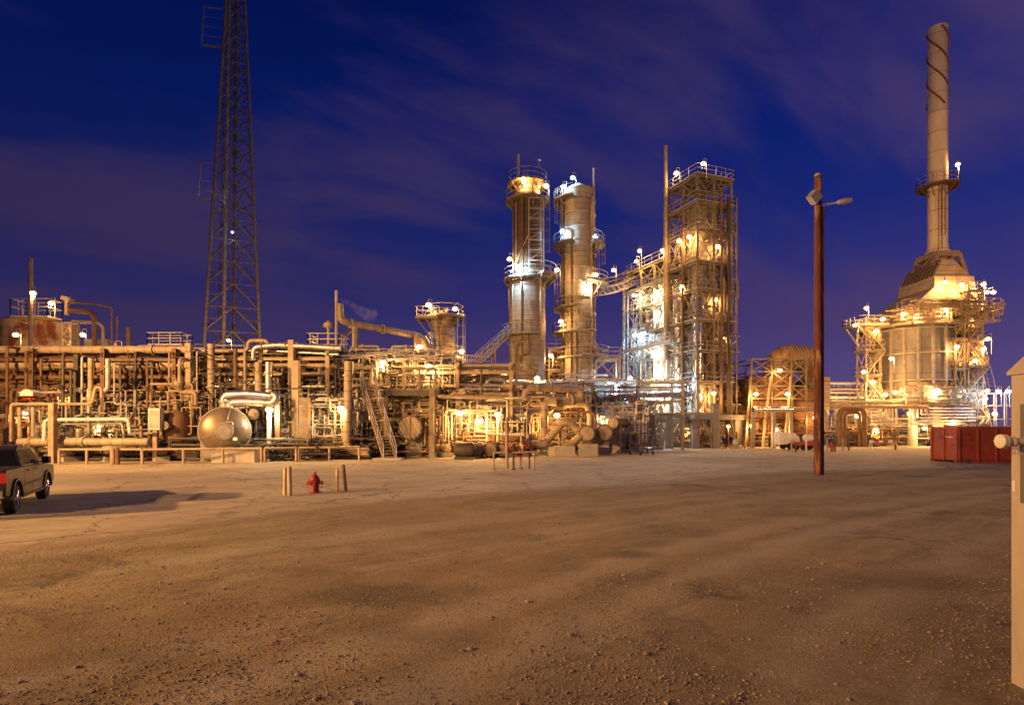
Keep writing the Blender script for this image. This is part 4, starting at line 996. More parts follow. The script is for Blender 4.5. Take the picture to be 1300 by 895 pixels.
    access(1213, 'inner ladder frame between heater drum and outer stair tower', [0, 5.6, 9.6, 13.4, 17.2], 1.2, 1.4, 72, zig=False)
    for px0, px1, y0, y1, lb in ((1256,1235,545,455,'steep braced'), (1250,1215,460,405,'short upper'), (1262,1247,500,440,'outermost leaning')):
        b = MB(); a, e = P(px0, y0, 72), P(px1, y1, 72); b.ladder(a, e, .9, side=(0,1,0), sp=.5); b.bar(a-X*.8, e-X*.8, .12); b.bar(a, a-X*.8, .1); b.bar(e, e-X*.8, .1)
        o_ = b.build('raking_strut', TAN, org=a, smooth=0); tag(o_, '%s raking ladder strut against the outer stair tower' % lb, 'ladder')
    tangle('small_piping', 'tan small piping and conduit around the heater upper deck', 'piping', (-6.5,-7,15.2), (6,-4.2,18.2), 170, .03, .09, TAN, 31, c)
    tangle('small_piping', 'burner piping and valves ringing the heater floor', 'piping', (-5.5,-6.2,5.2), (4.5,-5.0,7.6), 90, .03, .09, GALV, 32, c)
    tangle('small_piping', 'small piping threaded through the outer heater stair tower', 'piping', (3.6,-4.5,.4), (5.6,-1.5,17), 90, .03, .10, TAN, 33, c)
    tangle('small_piping', 'pipes, pumps and fittings on the ground below the heater', 'piping', (-9,-4,.2), (8.5,3,4.6), 110, .04, .14, PALE, 34, c)
heater()
X = V((1,0,0)); D = V((0,1,0))
def Z(py, Y): return EYE+(543-py)/F*Y
# ------------------------------------------------------------------ rusty boiler house with duct
def boiler():
    Y = 68; o = G(986, Y+3); t = thing('waste_heat_boiler', o, 'rust brown boiler casing with arched duct inside a braced pale frame', 'boiler')
    x0, x1 = G(955, Y).x, G(1016, Y).x; w2 = G(1052, Y).x
    b = MB(); b.box2((x0+.2, Y+.6, Z(530,Y)), (x1-.3, Y+6, Z(478,Y))); b.build('casing', RUST, t, smooth=0)
    b = MB(); b.box2((x1-.2, Y+1.0, Z(545,Y)), (w2, Y+6.5, Z(492,Y))); b.build('side_casing', RUST, t, smooth=0)
    b = MB(); b.box2((x1+2.1, Y+.4, Z(520,Y)), (w2+.4, Y+6.6, Z(478,Y))); b.build('side_casing', mat('tan_siding', (.5,.40,.28), (.34,.25,.16), .7, 0, .8, .3, band=.5, bandw=.05, bump=.25), t, smooth=0)
    for i in range(9):
        b = MB(); q = x0+.4+i*(x1-x0-.9)/8; b.bar(V((q, Y+.52, Z(530,Y))), V((q, Y+.52, Z(479,Y))), .14, .16); b.build('stiffener', BROWN, t, smooth=0)
    # hopper and lower courses
    b = MB(); b.box2((x0+.2, Y+1.2, Z(553,Y)), (x1+2.5, Y+5, Z(531,Y))); b.build('lower_casing', RUST, t, smooth=0)
    for i in range(6):
        q = x0+.3+i*1.65; b = MB(); b.box2((q, Y+1.0, ZG), (q+.45, Y+4.8, Z(553.2,Y))); b.build('pier', CONC, t, smooth=0)
    # arched duct
    dc = G(988, Y+3); rd = 1.45
    pts = [V((dc.x, Y+3, Z(480,Y))), V((dc.x, Y+3, Z(449,Y+3)-.2)), V((G(1030,Y+3).x, Y+3, Z(452,Y+3)-.5))]
    b = MB(); b.tube(pts, rd, 24, bend=2.3); b.build('duct', mat('duct_plate', (.54,.36,.19), (.34,.20,.10), .7, .1, .9, .35, band=.9, bandw=.07, bump=.25, axis='X'), t)
    for k in range(7):
        p = pts[1].lerp(pts[2], .30+.1*k); b = MB(); d = (pts[2]-pts[1]).normalized(); b.lathe(p-d*.05, p+d*.05, [(0,rd*1.0),(0,rd*1.1),(1,rd*1.1),(1,rd*1.0)], 26); b.build('duct_rib', TAN, t)
    b = MB(); p = pts[2]; b.cyl(p-U*4.6, p+U*1.3, 1.15, 24); b.build('duct_drop', RUST, t)
    f = thing('boiler_gantry', V((x0, Y-.4, ZG)), 'pale braced steel frame standing round the rusty boiler', 'steel frame')
    frame(f, V((x0-.3, Y-.5, ZG)), X, D, [0, 2.4, 4.75, 6.5], [0, 7.5], [0, Z(522,Y), Z(507,Y), Z(491,Y), Z(473,Y), Z(457,Y)], .17, .15, STEEL, brace=((('u',0),2,5),), hs=False, xbr=True)
    for px0, px1 in ((946,953),(968,978),(996,1004)):
        b = MB(); b.bar(G(px0+0, Y-1.3), P(px1, 478, Y-.6), .2, .22); b.build('raking_leg', TAN, f, smooth=0)
    pp = [(958, 519.5, 66), (1000, 519.5, 66), (1040, 520, 66)]
    b = MB(); b.tube([P(956,519.5,66), P(1006,519.5,66)], .33, 14); tag(b.build('header_pipe', SILV, org=P(956,519.5,66)), 'silver clad header pipe crossing the boiler piers', 'pipe')
    b = MB(); b.tube([P(1006.5,519.8,66), P(1048,520,66), P(1048,520,66)-U*2.5], .31, 14); tag(b.build('header_pipe', TANX, org=P(1007,520,66)), 'tan header pipe joining the silver one and passing behind the tall pole', 'pipe')
    for px in (956, 982, 1004): b = MB(); b.bar(G(px, 66.1), P(px, 523, 66.1), .35); tag(b.build('pipe_support', CONC, org=G(px,66.1)), {956:'stout grey pier under the silver header pipe end', 982:'slim grey post under the middle of the silver header', 1004:'grey post where silver and tan headers meet'}[px], 'pipe support')
    tangle('small_piping', 'small piping and platforms between steel structure and boiler', 'piping', (0,0,.3), (5.5,6,8.2), 120, .03, .12, TAN, 41, G(905, 70))
    tangle('small_piping', 'rusty pipe ends and supports behind the boiler header', 'piping', (0,0,.3), (8,3,3.6), 60, .03, .12, BROWN, 42, G(955, 67))
    b = MB()
    for i in range(26):
        q = G(930+i%13*1.9, 70.5); z_ = 4.2+(i//13)*1.9; b.box(q+U*(z_+.5), (.3,1.2,.9))
    tag(b.build('stacked_tube_bundle', BROWN, smooth=0), 'rusty tube bundles stacked on a deck beside the tallest frame', 'tube bundle')
    # pale rack between boiler and heater
    r = thing('pipe_bridge', G(1062, 76), 'pale pipe bridge between boiler and heater', 'pipe bridge')
    frame(r, G(1050, 76), X, D, [0, 3, 6, 9], [0, 3], [0, 3.2, 5.2, 7.2], .2, .2, PALE, hs=False, rails=[7.2])
    for i, (x0_, x1_, py, rr_, m) in enumerate(((1050,1108,505,.13,WHITE),(1052,1110,499,.09,PALE),(1050,1098,494,.12,TAN),(1050,1108,487,.07,WHITE))):
        b = MB(); a, e = P(x0_,py,75), P(x1_,py,75); b.tube([a-U*3, a, e, e-U*1.2], rr_, 8); tag(b.build('bridge_pipe', m, org=a), '%s pipe down from the top of the bridge near the heater' % ORD[3-i], 'pipe', 'pipes on the bridge beside the heater')
    for px0, px1, py, rr_, lb in ((1066,1097,519,.30,'large brown'), (1073,1091,524,.16,'smaller brown')):
        b = MB(); a, e = P(px0,py,69), P(px1,py,69); b.tube([V((a.x,69,.1)), a, e, V((e.x,69,.1))], rr_, 12); tag(b.build('pipe_loop', BROWN, org=a), '%s inverted U pipe loop before the heater access tower' % lb, 'pipe')
    tangle('small_piping', 'brown pipe tangle on the ground between boiler and heater', 'piping', (0,0,.1), (7,3,2.6), 80, .04, .13, BROWN, 43, G(1070, 70))
boiler()

# ------------------------------------------------------------------ far left: rusting storage tank, platform, stack pipe
def left_tank():
    Y = 62; c = G(49, Y+4); R = 3.9; zt = Z(412, Y+4); t = thing('storage_tank', c, 'rust streaked storage tank showing above the long racks, ladder platform on top', 'storage tank')
    b = MB(); b.lathe(c, c+U*zt, [(0,R),(1,R)], 48, closed=True); b.build('shell', TANKM, t)
    b = MB(); b.lathe(c+U*zt, c+U*(zt+.7), [(0,R),(.5,R*.75),(1,R*.15)], 48, closed=True); b.build('roof', TANKM, t)
    p = thing('tank_platform', P(36, 402, 60), 'railed platform projecting over the rusting storage tank', 'platform')
    a, e = P(13, 402, 60), P(60, 404, 60); b = MB(); b.box2(a, e+V((0,2,.12))); b.bar(a+U*-.1, P(38,412,60), .12); b.build('deck', STEEL, p, smooth=0)
    b = MB(); b.rail([a, V((e.x, a.y, a.z)), V((e.x, a.y+2, a.z)), a+D*2], h=1.9, sp=1.3, r=.04, closed=True); b.build('railing', PALE, p, smooth=0)
    b = MB(); x = P(39, 328, 57); b.tube([V((x.x, 57, .1)), x], .20, 10); b.tube([x-U*1.2-D*.0, x-U*1.2+X*.02], .24, 8); tag(b.build('vent_stack', TAN, org=V((x.x,57,0))), 'slender tan vent stack in front of the rusting tank', 'vent stack')
    v = thing('valve_tower', P(84, 440, 60), 'narrow braced tower with boxy hood beside the rusting tank', 'tower')
    frame(v, G(79, 60), X, D, [0, 1.0], [0, 1], [0, 4, 8, 10.5, 12, 13.5], .12, .12, TAN, brace=((('u',0),1,5),), hs=False)
    b = MB(); b.box(P(86, 380, 60), (.9,.8,.45), rot=Matrix.Rotation(.3,3,'Y')); b.bar(P(85,380,60), P(85,400,60), .3); b.build('hood', TAN, v, smooth=0)
    for pts, r, m, lb in ((((88,394),(114,396),(120,402),(120,445)), .24, BROWN, 'thick brown overhead pipe bending down beyond the rusting tank'),
                          (((92,408),(126,410),(131,416),(131,445)), .16, TAN, 'tan overhead pipe bending down outside the thick brown one'),
                          (((90,384),(120,386),(142,390),(142,440)), .09, BROWN, 'thin brown overhead pipe making the highest bend beyond the tank'),
                          (((99,409),(99,447)), .08, TAN, 'thin tan upright pipe just past the tank'),
                          (((149,402),(149,445)), .08, BROWN, 'thin dark upright pipe past all the overhead bends'),
                          (((163,416),(163,446)), .22, BROWN, 'short thick brown upright stub over the racks')):
        b = MB(); q = [P(x_, y_, 58) for x_, y_ in pts]; b.tube(q, r, 10, bend=r*4); tag(b.build('overhead_pipe', m, org=q[-1]), lb, 'pipe')
    b = MB(); b.box(P(128, 438, 60), (2.4, 1.5, 1.0)); tag(b.build('pump_house', PALE, smooth=0), 'small pale box housing on top of the racks', 'equipment box')
    g_ = thing('railed_platform', P(208, 445, 50), 'small railed platform standing on the racks ahead of the radio mast', 'platform')
    a, e = P(187, 441, 50), P(231, 443, 50); b = MB(); b.box2(a, e+V((0,1.6,.25))); b.build('deck', PALE, g_, smooth=0)
    b = MB(); b.rail([a+U*.2, V((e.x,a.y,a.z+.2)), V((e.x,a.y+1.6,a.z+.2)), a+V((0,1.6,.2))], sp=1.0, r=.035, closed=True); b.build('railing', PALE, g_, smooth=0)
left_tank()

# ------------------------------------------------------------------ long pipe racks
def rack(name, label, o, length, width, zs, bay, m, w=.3, cat='pipe rack', brace=True):
    t = thing(name, o, label, cat); n = max(1, round(length/bay)); us = [i*length/n for i in range(n+1)]
    for a in us:
        for b_ in (0, width): b = MB(); b.bar(V(o)+X*a+D*b_, V(o)+X*a+D*b_+U*(zs[-1]+.5), w, w, hs=True); b.build('post', m, t, smooth=0)
    for z in zs:
        for a in us: b = MB(); b.bar(V(o)+X*a-D*.3+U*z, V(o)+X*a+D*(width+.3)+U*z, .2, .3, hs=True); b.build('cross_beam', m, t, smooth=0)
    for z in zs:
        b = MB()
        for q in (0, width): b.bar(V(o)+D*q+U*(z-.35), V(o)+D*q+X*length+U*(z-.35), .16, .24, hs=True)
        b.build('stringers', m, t, smooth=0)
    return us
PIPES = 'pipes lying along the pipe racks'
def rack_pipes(o, length, width, z, rs, ms, tier, seed, x0=-1, x1=None, g=PIPES):
    """a tier of parallel pipes, with flanges and a few offsets"""
    rr = random.Random(seed); y = .25
    for i, (r, m) in enumerate(zip(rs, ms)):
        y += r; a = V(o)+X*x0+D*y+U*(z+.17+r); e = V(o)+X*(x1 if x1 is not None else length+1)+D*y+U*(z+.17+r); b = MB()
        mx_ = {TAN: TANX, TANB: TANX, ALU: ALUX}.get(m, m)
        dd = rr.choice((0,0,1)); q = a.lerp(e, rr.uniform(.3,.8))
        pts = [a, q, q+U*(.5+2*r), q+U*(.5+2*r)+X*1.6, q+X*1.6, e] if dd and r < .2 else [a, e]
        b.tube(pts, r, 12)
        for k in range(int(length/5)): b.flange(a.lerp(e, (k+rr.random())/(length/5)), X, r, .12, 1.4)
        col = {TAN:'tan', TANB:'tan insulated', GALV:'grey galvanised', ALU:'silver clad', ALUX:'silver clad', BROWN:'brown', DARK:'dark', SILV:'bright silver', PALE:'pale', STEEL:'drab', WHITE:'white', RUST:'rusty'}[m]
        tag(b.build('rack_pipe', mx_, org=a), '%s %s pipe, %s from road, %s' % ('thick' if r > .22 else 'medium' if r > .11 else 'thin', col, ORD[i], tier), 'pipe', g)
        y += r+.18
A0 = V((-47, 43, 0))
rack('pipe_rack', 'long four tier steel pipe rack running behind the parked pickup', A0, 21.5, 3.2, [3.0, 5.2, 6.6, 7.9], 5.4, BROWN)
rack_pipes(A0, 21.5, 3.2, 7.9, (.30,.14,.22,.1,.18), (TAN,BROWN,TANB,GALV,TAN), 'top tier behind the pickup', 1)
rack_pipes(A0, 21.5, 3.2, 6.6, (.42,.12,.2,.16,.1), (TANB,GALV,BROWN,TAN,PALE), 'third tier up behind pickup', 2)
rack_pipes(A0, 21.5, 3.2, 5.2, (.16,.24,.1,.2,.12), (BROWN,TAN,GALV,BROWN,TAN), 'second tier up behind pickup', 3)
rack_pipes(A0, 21.5, 3.2, 3.0, (.12,.1,.16,.12), (GALV,TAN,PALE,BROWN), 'lowest tier behind the pickup', 4)
B0 = V((-25.2, 45, 0))
rack('pipe_rack', 'shorter steel pipe rack behind the big dished drum', B0, 10.6, 4, [3.4, 5.4, 7.0, 8.2], 5.2, TAN)
rack_pipes(B0, 10.6, 4, 8.2, (.16,.1,.2,.12,.16), (TAN,GALV,ALU,TAN,BROWN), 'top rack tier behind dished drum', 5, x1=11)
rack_pipes(B0, 10.6, 4, 7.0, (.2,.12,.16,.2,.1), (TAN,PALE,TANB,BROWN,TAN), 'third rack tier behind dished drum', 6, x1=11)
rack_pipes(B0, 10.6, 4, 5.4, (.12,.2,.1,.16), (ALU,TAN,GALV,TAN), 'second rack tier behind dished drum', 7, x1=11)
rack_pipes(B0, 10.6, 4, 3.4, (.1,.14,.2,.1), (TAN,GALV,TAN,PALE), 'lowest rack tier behind dished drum', 8, x1=11)
C0 = V((-13.6, 48, 0))
rack('pipe_rack', 'tan pipe rack behind the leaning stair', C0, 13.5, 5, [3.2, 5.6, 7.4], 4.5, TAN)
rack_pipes(C0, 13.5, 5, 7.4, (.12,.18,.1,.2,.12), (TAN,ALU,GALV,TAN,PALE), 'top rack tier behind leaning stair', 9)
rack_pipes(C0, 13.5, 5, 5.6, (.16,.1,.22,.12), (TAN,PALE,TANB,GALV), 'middle rack tier behind leaning stair', 10)
rack_pipes(C0, 13.5, 5, 3.2, (.12,.16,.1,.18), (GALV,TAN,TAN,ALU), 'lowest rack tier behind leaning stair', 12)
E0 = V((-1, 60, 0))
rack('pipe_rack', 'pipe rack between the two process columns and the steel structures', E0, 19, 4, [3.5, 5.5, 7.0], 4.7, PALE)
rack_pipes(E0, 19, 4, 7.0, (.12,.2,.1,.16), (WHITE,SILV,PALE,TAN), 'top rack tier below process columns', 13)
rack_pipes(E0, 19, 4, 5.5, (.2,.12,.3,.12), (SILV,WHITE,SILV,TAN), 'middle rack tier below process columns', 14)
rack_pipes(E0, 19, 4, 3.5, (.16,.1,.2,.12), (TAN,GALV,SILV,PALE), 'lowest rack tier below process columns', 15)
# back row units, so the plant has depth
for k, (px, Y, n, lb) in enumerate(((-40,56,4,'behind the rusting tank'), (150,57,5,'in front of the radio mast'), (330,58,5,'behind the dished drum rack'), (470,58,4,'behind the relief pipe'), (600,60,3,'beside the broad column'))):
    o = G(px, Y); s = thing('process_rack', o, 'back row open steel process frame %s' % lb, 'steel frame', 'back row process frames')
    frame(s, o, X, D, [i*3.2 for i in range(n)], [0, 3.5], [0, 3.4, 6.2, 8.4 if k != 3 else 7.4], .24, .22, (TAN, STEEL, TAN, STEEL, TAN)[k], brace=((('u',0),0,2),), rails=[6.2], hs=False)

# ------------------------------------------------------------------ traced pipes: (label, Y, radius px, material, points, name)
TR = [
 ('tan pipe making the square portal ahead of the long rack', 38.5, 1.9, TAN, ((14,560),(14,513),(117,513),(121,492),(129,492),(129,505)), None),
 ('thick tan pipe dropping from the rack beside the portal', 40, 3.0, TANB, ((115,455),(115,516)), None),
 ('stout grey drop pipe next to the rack lamp', 40, 3.0, GALV, ((137,456),(137,494),(131,497)), None),
 ('silver drop pipe ending in a low elbow near the truck', 40, 2.6, ALU, ((113,494),(113,560)), None),
 ('tan upright pipe under the portal, closest to the pickup', 38.8, 2.0, TAN, ((16,514),(16,560)), None),
 ('second thick tan upright under the portal', 38.8, 2.4, TANB, ((25,514),(25,558)), None),
 ('pale upright under the portal with grey base', 38.8, 2.2, PALE, ((42,514),(42,574)), None),
 ('white arch pipe bending down at both ends over the long header', 38, 2.2, WHITE, ((56,560),(57,533),(163,532),(165,550)), None),
 ('grey arch pipe nested inside the white arch', 38.3, 1.7, GALV, ((72,556),(74,538),(155,537),(157,550)), None),
 ('heavy tan header pipe lying low behind the guard rail', 38.6, 5.0, TANX, ((24,561),(190,561)), None),
 ('pale capped upright pipe rising to rack height before the mast', 43.5, 4.4, TANB, ((268,506),(268,437)), None),
 ('tan upright with shiny side, nearer of the twin drops', 43, 4.2, TANB, ((328,460),(328,497)), None),
 ('tan upright with shiny side, outer of the twin drops', 43, 4.2, ALU, ((341,460),(341,499)), None),
 ('silver pipe rolling over the top of the racks', 44.5, 3.4, ALUX, ((322,455),(322,441),(352,438),(432,442)), None),
 ('thin silver pipe under the rolling top pipe', 45, 1.8, SILV, ((352,446),(430,450)), None),
 ('brown pipe upright where the racks meet', 44, 2.4, BROWN, ((299,443),(299,492)), None),
 ('slim tan upright beside the brown rack upright', 44, 1.9, TAN, ((311,445),(311,500)), None),
 ('big round topped upright pipe curving along the ground', 42.3, 5.6, TANB, ((443,459),(442,500),(440,572),(470,574)), None),
 ('thin pale mast pipe taller than the relief line', 47, 1.7, TAN, ((427,369),(427,575)), None),
 ('frosted relief pipe turning down into the racks', 48, 4.8, TANX, ((431,386),(432,408,48),(534,427,54.5),(540,440,54.5),(540,466,54.5)), 'relief_pipe'),
 ('bright silver downpipe beside the relief line end', 55, 3.2, SILV, ((541,427),(546,433),(546,466)), None),
 ('dusty silver downpipe behind the relief line end', 56, 3.0, ALU, ((545,422),(552,430),(553,468)), None),
 ('silver pipe lying above the bright pump lamps', 47, 2.8, SILV, ((590,493),(634,493)), None),
 ('tan pipe sweeping from the pump shelter up to the racks', 47.5, 4.0, TAN, ((560,520),(575,500),(600,494)), None),
 ('low tan pipe running along the pumps', 44, 2.2, TAN, ((556,503),(640,505)), None),
 ('great tan expansion loop at the foot of the broad column', 49.5, 4.6, TANX, ((632,512,50),(664,510,49),(668,492,49),(736,494,51),(739,508,51),(693,509,50)), 'expansion_loop'),
 ('tan pipe falling from the expansion loop to the ground', 49.5, 5.0, TANB, ((706,510),(691,510),(691,563)), None),
 ('tan hooped pipe under the expansion loop', 50, 4.4, TANB, ((671,565),(671,521),(700,520),(700,512)), None),
 ('tan hooped pipe bending behind the round drum ends', 51, 4.0, TAN, ((700,513),(745,514),(749,525),(749,545)), None),
 ('thin red brown pipe arching over the round drum ends', 50.5, 1.5, RUST, ((655,521),(752,523),(756,530),(756,545)), None),
 ('big S shaped tan pipe leaning against the round drum ends', 48, 5.0, TANB, ((674,563),(692,563),(697,556),(714,537),(724,537),(733,545)), 'suction_pipe'),
 ('short curved suction pipe with open flange low down', 47.5, 4.6, TANB, ((718,563),(728,562),(737,553)), 'suction_pipe'),
 ('silvery white header with elbow below the silver column', 58, 3.6, SILV, ((745,510),(775,505),(803,502),(808,506),(809,512)), None),
 ('second silvery header ending at a round drum', 57, 4.2, SILV, ((768,518),(800,517)), None),
 ('white upright pipe below the silver column', 58, 3.0, WHITE, ((758,510),(759,548)), None),
 ('tan upright pipe under the silvery headers', 56, 3.2, TANB, ((789,516),(789,548)), None),
 ('pale upright next to the tan one under the headers', 57, 3.0, ALU, ((800,522),(801,552)), None),
 ('white rack pipe crossing high below the silver column', 59, 1.8, WHITE, ((700,487),(745,484),(770,482),(768,488)), None),
 ('thin white rack pipe crossing below the structures', 60, 1.4, WHITE, ((700,490),(790,494)), None),
 ('tan pipe post with red fittings rising from the road side', 31.5, 2.0, TAN, ((643.5,600),(643.5,529)), 'standpipe'),
 ('pale pipe running along the edge of the pump pad', 45, 1.4, WHITE, ((616,551),(665,552)), None),
 ('tan pipe loop rising above the pump lamps', 46, 1.7, TAN, ((565,560),(565,520),(632,521),(632,560)), None),
 ('pale square pipe loop with bright lamps under it', 46, 1.2, PALE, ((573,558),(573,524),(618,524),(618,560)), None),
 ('silver pipe curling out of the drum top into the racks', 41.5, 5.2, SILV, ((283,520),(284,501),(318,500),(346,503)), 'overhead_pipe'),
 ('lower silver pipe curling beside the drum nozzle', 40.6, 4.8, ALUX, ((290,520),(293,511),(318,510),(347,512),(352,504),(346,500)), 'overhead_pipe'),
]
for lb, Y, rp, m, pts, nm in TR:
    q = [P(p[0], p[1], p[2] if len(p) > 2 else Y) for p in pts]
    q = [V((a.x, a.y, max(a.z, ZG+M(rp, Y)))) for a in q]; b = MB(); r = M(rp, Y); b.tube(q, r, 14, bend=r*2.6)
    for a, c in zip(q, q[1:]):
        d = c-a
        if d.length > r*7: b.flange(a+d.normalized()*r*3.2, d, r, r*.5, 1.35)
        if d.length > r*24: b.flange(a.lerp(c, .5), d, r, r*.5, 1.35)
    tag(b.build(nm or 'process_pipe', m, org=q[0]), lb, 'pipe')

rr = random.Random(77)
RX = [(9,440,560),(33,446,512),(52,455,512),(80,448,556),(90,470,560),(104,452,545),(145,462,530),(172,447,520),(187,458,548),(215,447,540),(228,455,515),(250,446,520)]
for i, (px, y0, y1) in enumerate(RX):
    Y = 42.0+rr.uniform(-.6,.4); r = rr.choice((.06,.08,.10,.13)); m, cn = rr.choice(((TAN,'tan'),(BROWN,'brown'),(GALV,'grey'),(PALE,'pale'),(DARK,'dark'))); b = MB()
    a, e = P(px, y0, Y), P(px, y1, Y); k = rr.choice((-1,1))*rr.uniform(.4,1.2)
    b.tube([a+D*1.2, a, e+U*1.0, e+U*1.0+X*k, e+X*k], r, 8); b.valve(a.lerp(e, rr.uniform(.35,.6)), U, r*1.1); b.flange(a.lerp(e,.15), U, r, r, 1.6)
    tag(b.build('riser_pipe', m, org=a), '%s upright riser with valve before the long rack, %s outward from the pickup' % (cn, ORD[i]), 'pipe', 'risers before the long rack')
# ------------------------------------------------------------------ big dished drum on saddles
def big_drum():
    Y = 39.2; c = P(285, 547, Y); r = M(30.5, Y); t = thing('horizontal_drum', V((c.x, Y+3, ZG)), 'big bronze dished drum facing the road on a concrete plinth', 'drum')
    d = V((-.46, 1, 0)).normalized(); b = MB(); b.vessel(c+d*.9, c+d*7.5, r, 56, .48); b.build('shell', mat('drum_cladding', (.36,.29,.20), (.22,.17,.11), .38, .6, .8, .12, bump=.08, streak=3), t)
    b = MB(); b.box(c+d*(.9-r*.40)+V((.75,-.05,-.55)), (.30,.04,.2)); b.build('nameplate', SILV, t, smooth=0)
    b = MB(); hd = r*.48
    for k in range(6):
        a0 = k*math.pi/3+.3; sx_ = V((d.y,-d.x,0))
        q = [c+d*(.9-hd*math.cos(f)-.008)+(sx_*math.cos(a0)+U*math.sin(a0))*r*math.sin(f) for f in [.42+i*(1.57-.42)/9 for i in range(10)]]
        for u_, v_ in zip(q, q[1:]): b.bar(u_, v_, .035, .02)
    b.build('weld_seams', GALV, t)
    b = MB(); b.lathe(c+d*.82, c+d*.98, [(0,r*.99),(0,r*1.035),(1,r*1.035),(1,r*.99)], 56); b.build('seam_ring', GALV, t)
    n = c+d*(.9-r*.48); b = MB(); b.cyl(n-d*.18, n+d*.3, .52, 28); b.build('manway', STEEL, t)
    b = MB(); b.cyl(n-d*.30, n-d*.19, .60, 28); b.cyl(n-d*.33, n-d*.30, .42, 28); x, y = frame_of(d)
    for k in range(20):
        a = k*math.pi/10; q = n-d*.36+(x*math.cos(a)+y*math.sin(a))*.53; b.cyl(q, q+d*.09, .035, 6)
    b.build('manway_cover', GALV, t)
    b = MB(); b.tube([n-d*.3+V((.1,0,.62)), n-d*.42+V((.55,0,.62)), n-d*.42+V((.62,0,.2))], .03, 6); b.build('davit_arm', GALV, t)
    side = V((d.y, -d.x, 0))
    for k in (1.2, 6.5):
        b = MB(); q = c+d*k; b.prism([(-1.55,-q.z+ZG),(1.55,-q.z+ZG),(1.55,-.7),(1.2,-1.05),(.6,-r*.985),(-.6,-r*.985),(-1.2,-1.05),(-1.55,-.7)], q, side, U, d*.7); b.build('saddle', CONC, t, smooth=0)
    b = MB(); q = c+d*1.4; b.cyl(q+U*r*.9, q+U*(r+.35), .3, 16); b.cyl(q+U*(r+.35), q+U*(r+.5), .45, 16); b.build('nozzle', GALV, t)
big_drum()
# vertical vessels and exchangers
def vvessel(px, Y, rp, ytop, ybot, m, label, head=.5, name='vertical_vessel', ladder=False, plat=()):
    c = G(px, Y); r = M(rp, Y); z1, z0 = Z(ytop, Y), max(ZG, Z(ybot, Y)); t = thing(name, c+U*ZG, label, 'vessel')
    b = MB(); b.vessel(c+U*(z0+.8), c+U*(z1-r*head), r, 32, head); b.build('shell', m, t)
    b = MB(); b.lathe(c+U*ZG, c+U*(z0+.85), [(0,r*1.12),(.05,r*1.12),(.06,r*.97),(1,r*.97)], 28); b.build('skirt', m, t)
    b = MB(); b.cyl(c+U*(z1-.1), c+U*(z1+.45), r*.22, 12); b.cyl(c+U*(z1+.45), c+U*(z1+.57), r*.36, 12); b.build('top_nozzle', STEEL, t)
    b = MB(); b.cyl(c-D*r*.9+U*(z0+2.0), c-D*(r+.4)+U*(z0+2.0), .2, 12); b.cyl(c-D*(r+.4)+U*(z0+2), c-D*(r+.5)+U*(z0+2), .3, 12); b.build('side_nozzle', STEEL, t)
    for z in plat: platform(t, c, r+.05, r+.9, z, m=STEEL, n=20)
    if ladder: b = MB(); b.ladder(c+V((r+.25,-.4,ZG)), c+V((r+.25,-.4,z1)), .45, side=(0,1,0), cage=(1,0,0)); b.build('caged_ladder', PALE, t)
vvessel(224, 41.5, 16, 520, 575, BROWN, 'squat brown cone topped vessel beside the big dished drum', .9)
vvessel(565, 60, 13.2, 400, 560, TANB, 'tall tan vessel with two lamps over its railed top', .35, ladder=True, plat=(Z(403,60), Z(455,60)))
vvessel(180, 45, 9, 517, 570, mat('pale_blue_paint', (.55,.56,.62), (.40,.41,.48), .5, 0, 1, .1), 'pale bluish vessel in the dark framed bay')
vvessel(108, 46, 6.5, 532, 575, PALE, 'small pale cylinder under the white arch pipe')
vvessel(392, 47, 7, 458, 580, BROWN, 'brown slender vessel between drum and round topped pipe')
vvessel(610, 56, 10, 470, 565, TANB, 'tan vessel half hidden beyond the pump lamps')
b = MB(); c = G(553, 59); b.tube([c+U*.2, c+U*Z(397,59), c+V((.5,.6,Z(397,59)))], .38, 12, bend=.5); tag(b.build('overhead_pipe', TANB, org=c), 'thick tan riser hugging the tall tan vessel', 'pipe')
p = thing('railed_platform', P(541, 405, 58.5), 'railed platform on brackets beside the tall tan vessel top', 'platform')
b = MB(); a, e = P(527,404,58), P(556,404,58); b.box2(a, e+V((0,2,.15))); b.bar(a+X*.2-U*.1, P(545,425,58.6), .12); b.bar(a+X*1.2-U*.1, P(551,425,58.6), .12); b.build('deck', STEEL, p, smooth=0)
b = MB(); b.rail([a+U*.15, V((e.x,a.y,a.z+.15)), V((e.x,a.y+2,a.z+.15)), a+V((0,2,.15))], sp=.9, r=.035, closed=True); b.build('railing', PALE, p, smooth=0)
p = thing('relief_pipe_gantry', P(490, 450, 50), 'tan portal frame of posts carrying the relief pipe', 'steel frame')
for q0, q1, w_ in (((451,574,48.8),(451,414,48.8),.42), ((529,574,53.5),(529,425,53.5),.42), ((433,430,48.3),(451,416,48.8),.25)):
    b = MB(); b.bar(P(*q0), P(*q1), w_, hs=True); b.build('post', TAN, p, smooth=0)
for q0, q1, w_ in (((448,446,48.8),(530,452,53.5),.35), ((448,460,48.6),(492,461,48.6),.42)):
    b = MB(); b.bar(P(*q0), P(*q1), .25, w_, hs=True); b.build('beam', PALE, p, smooth=0)

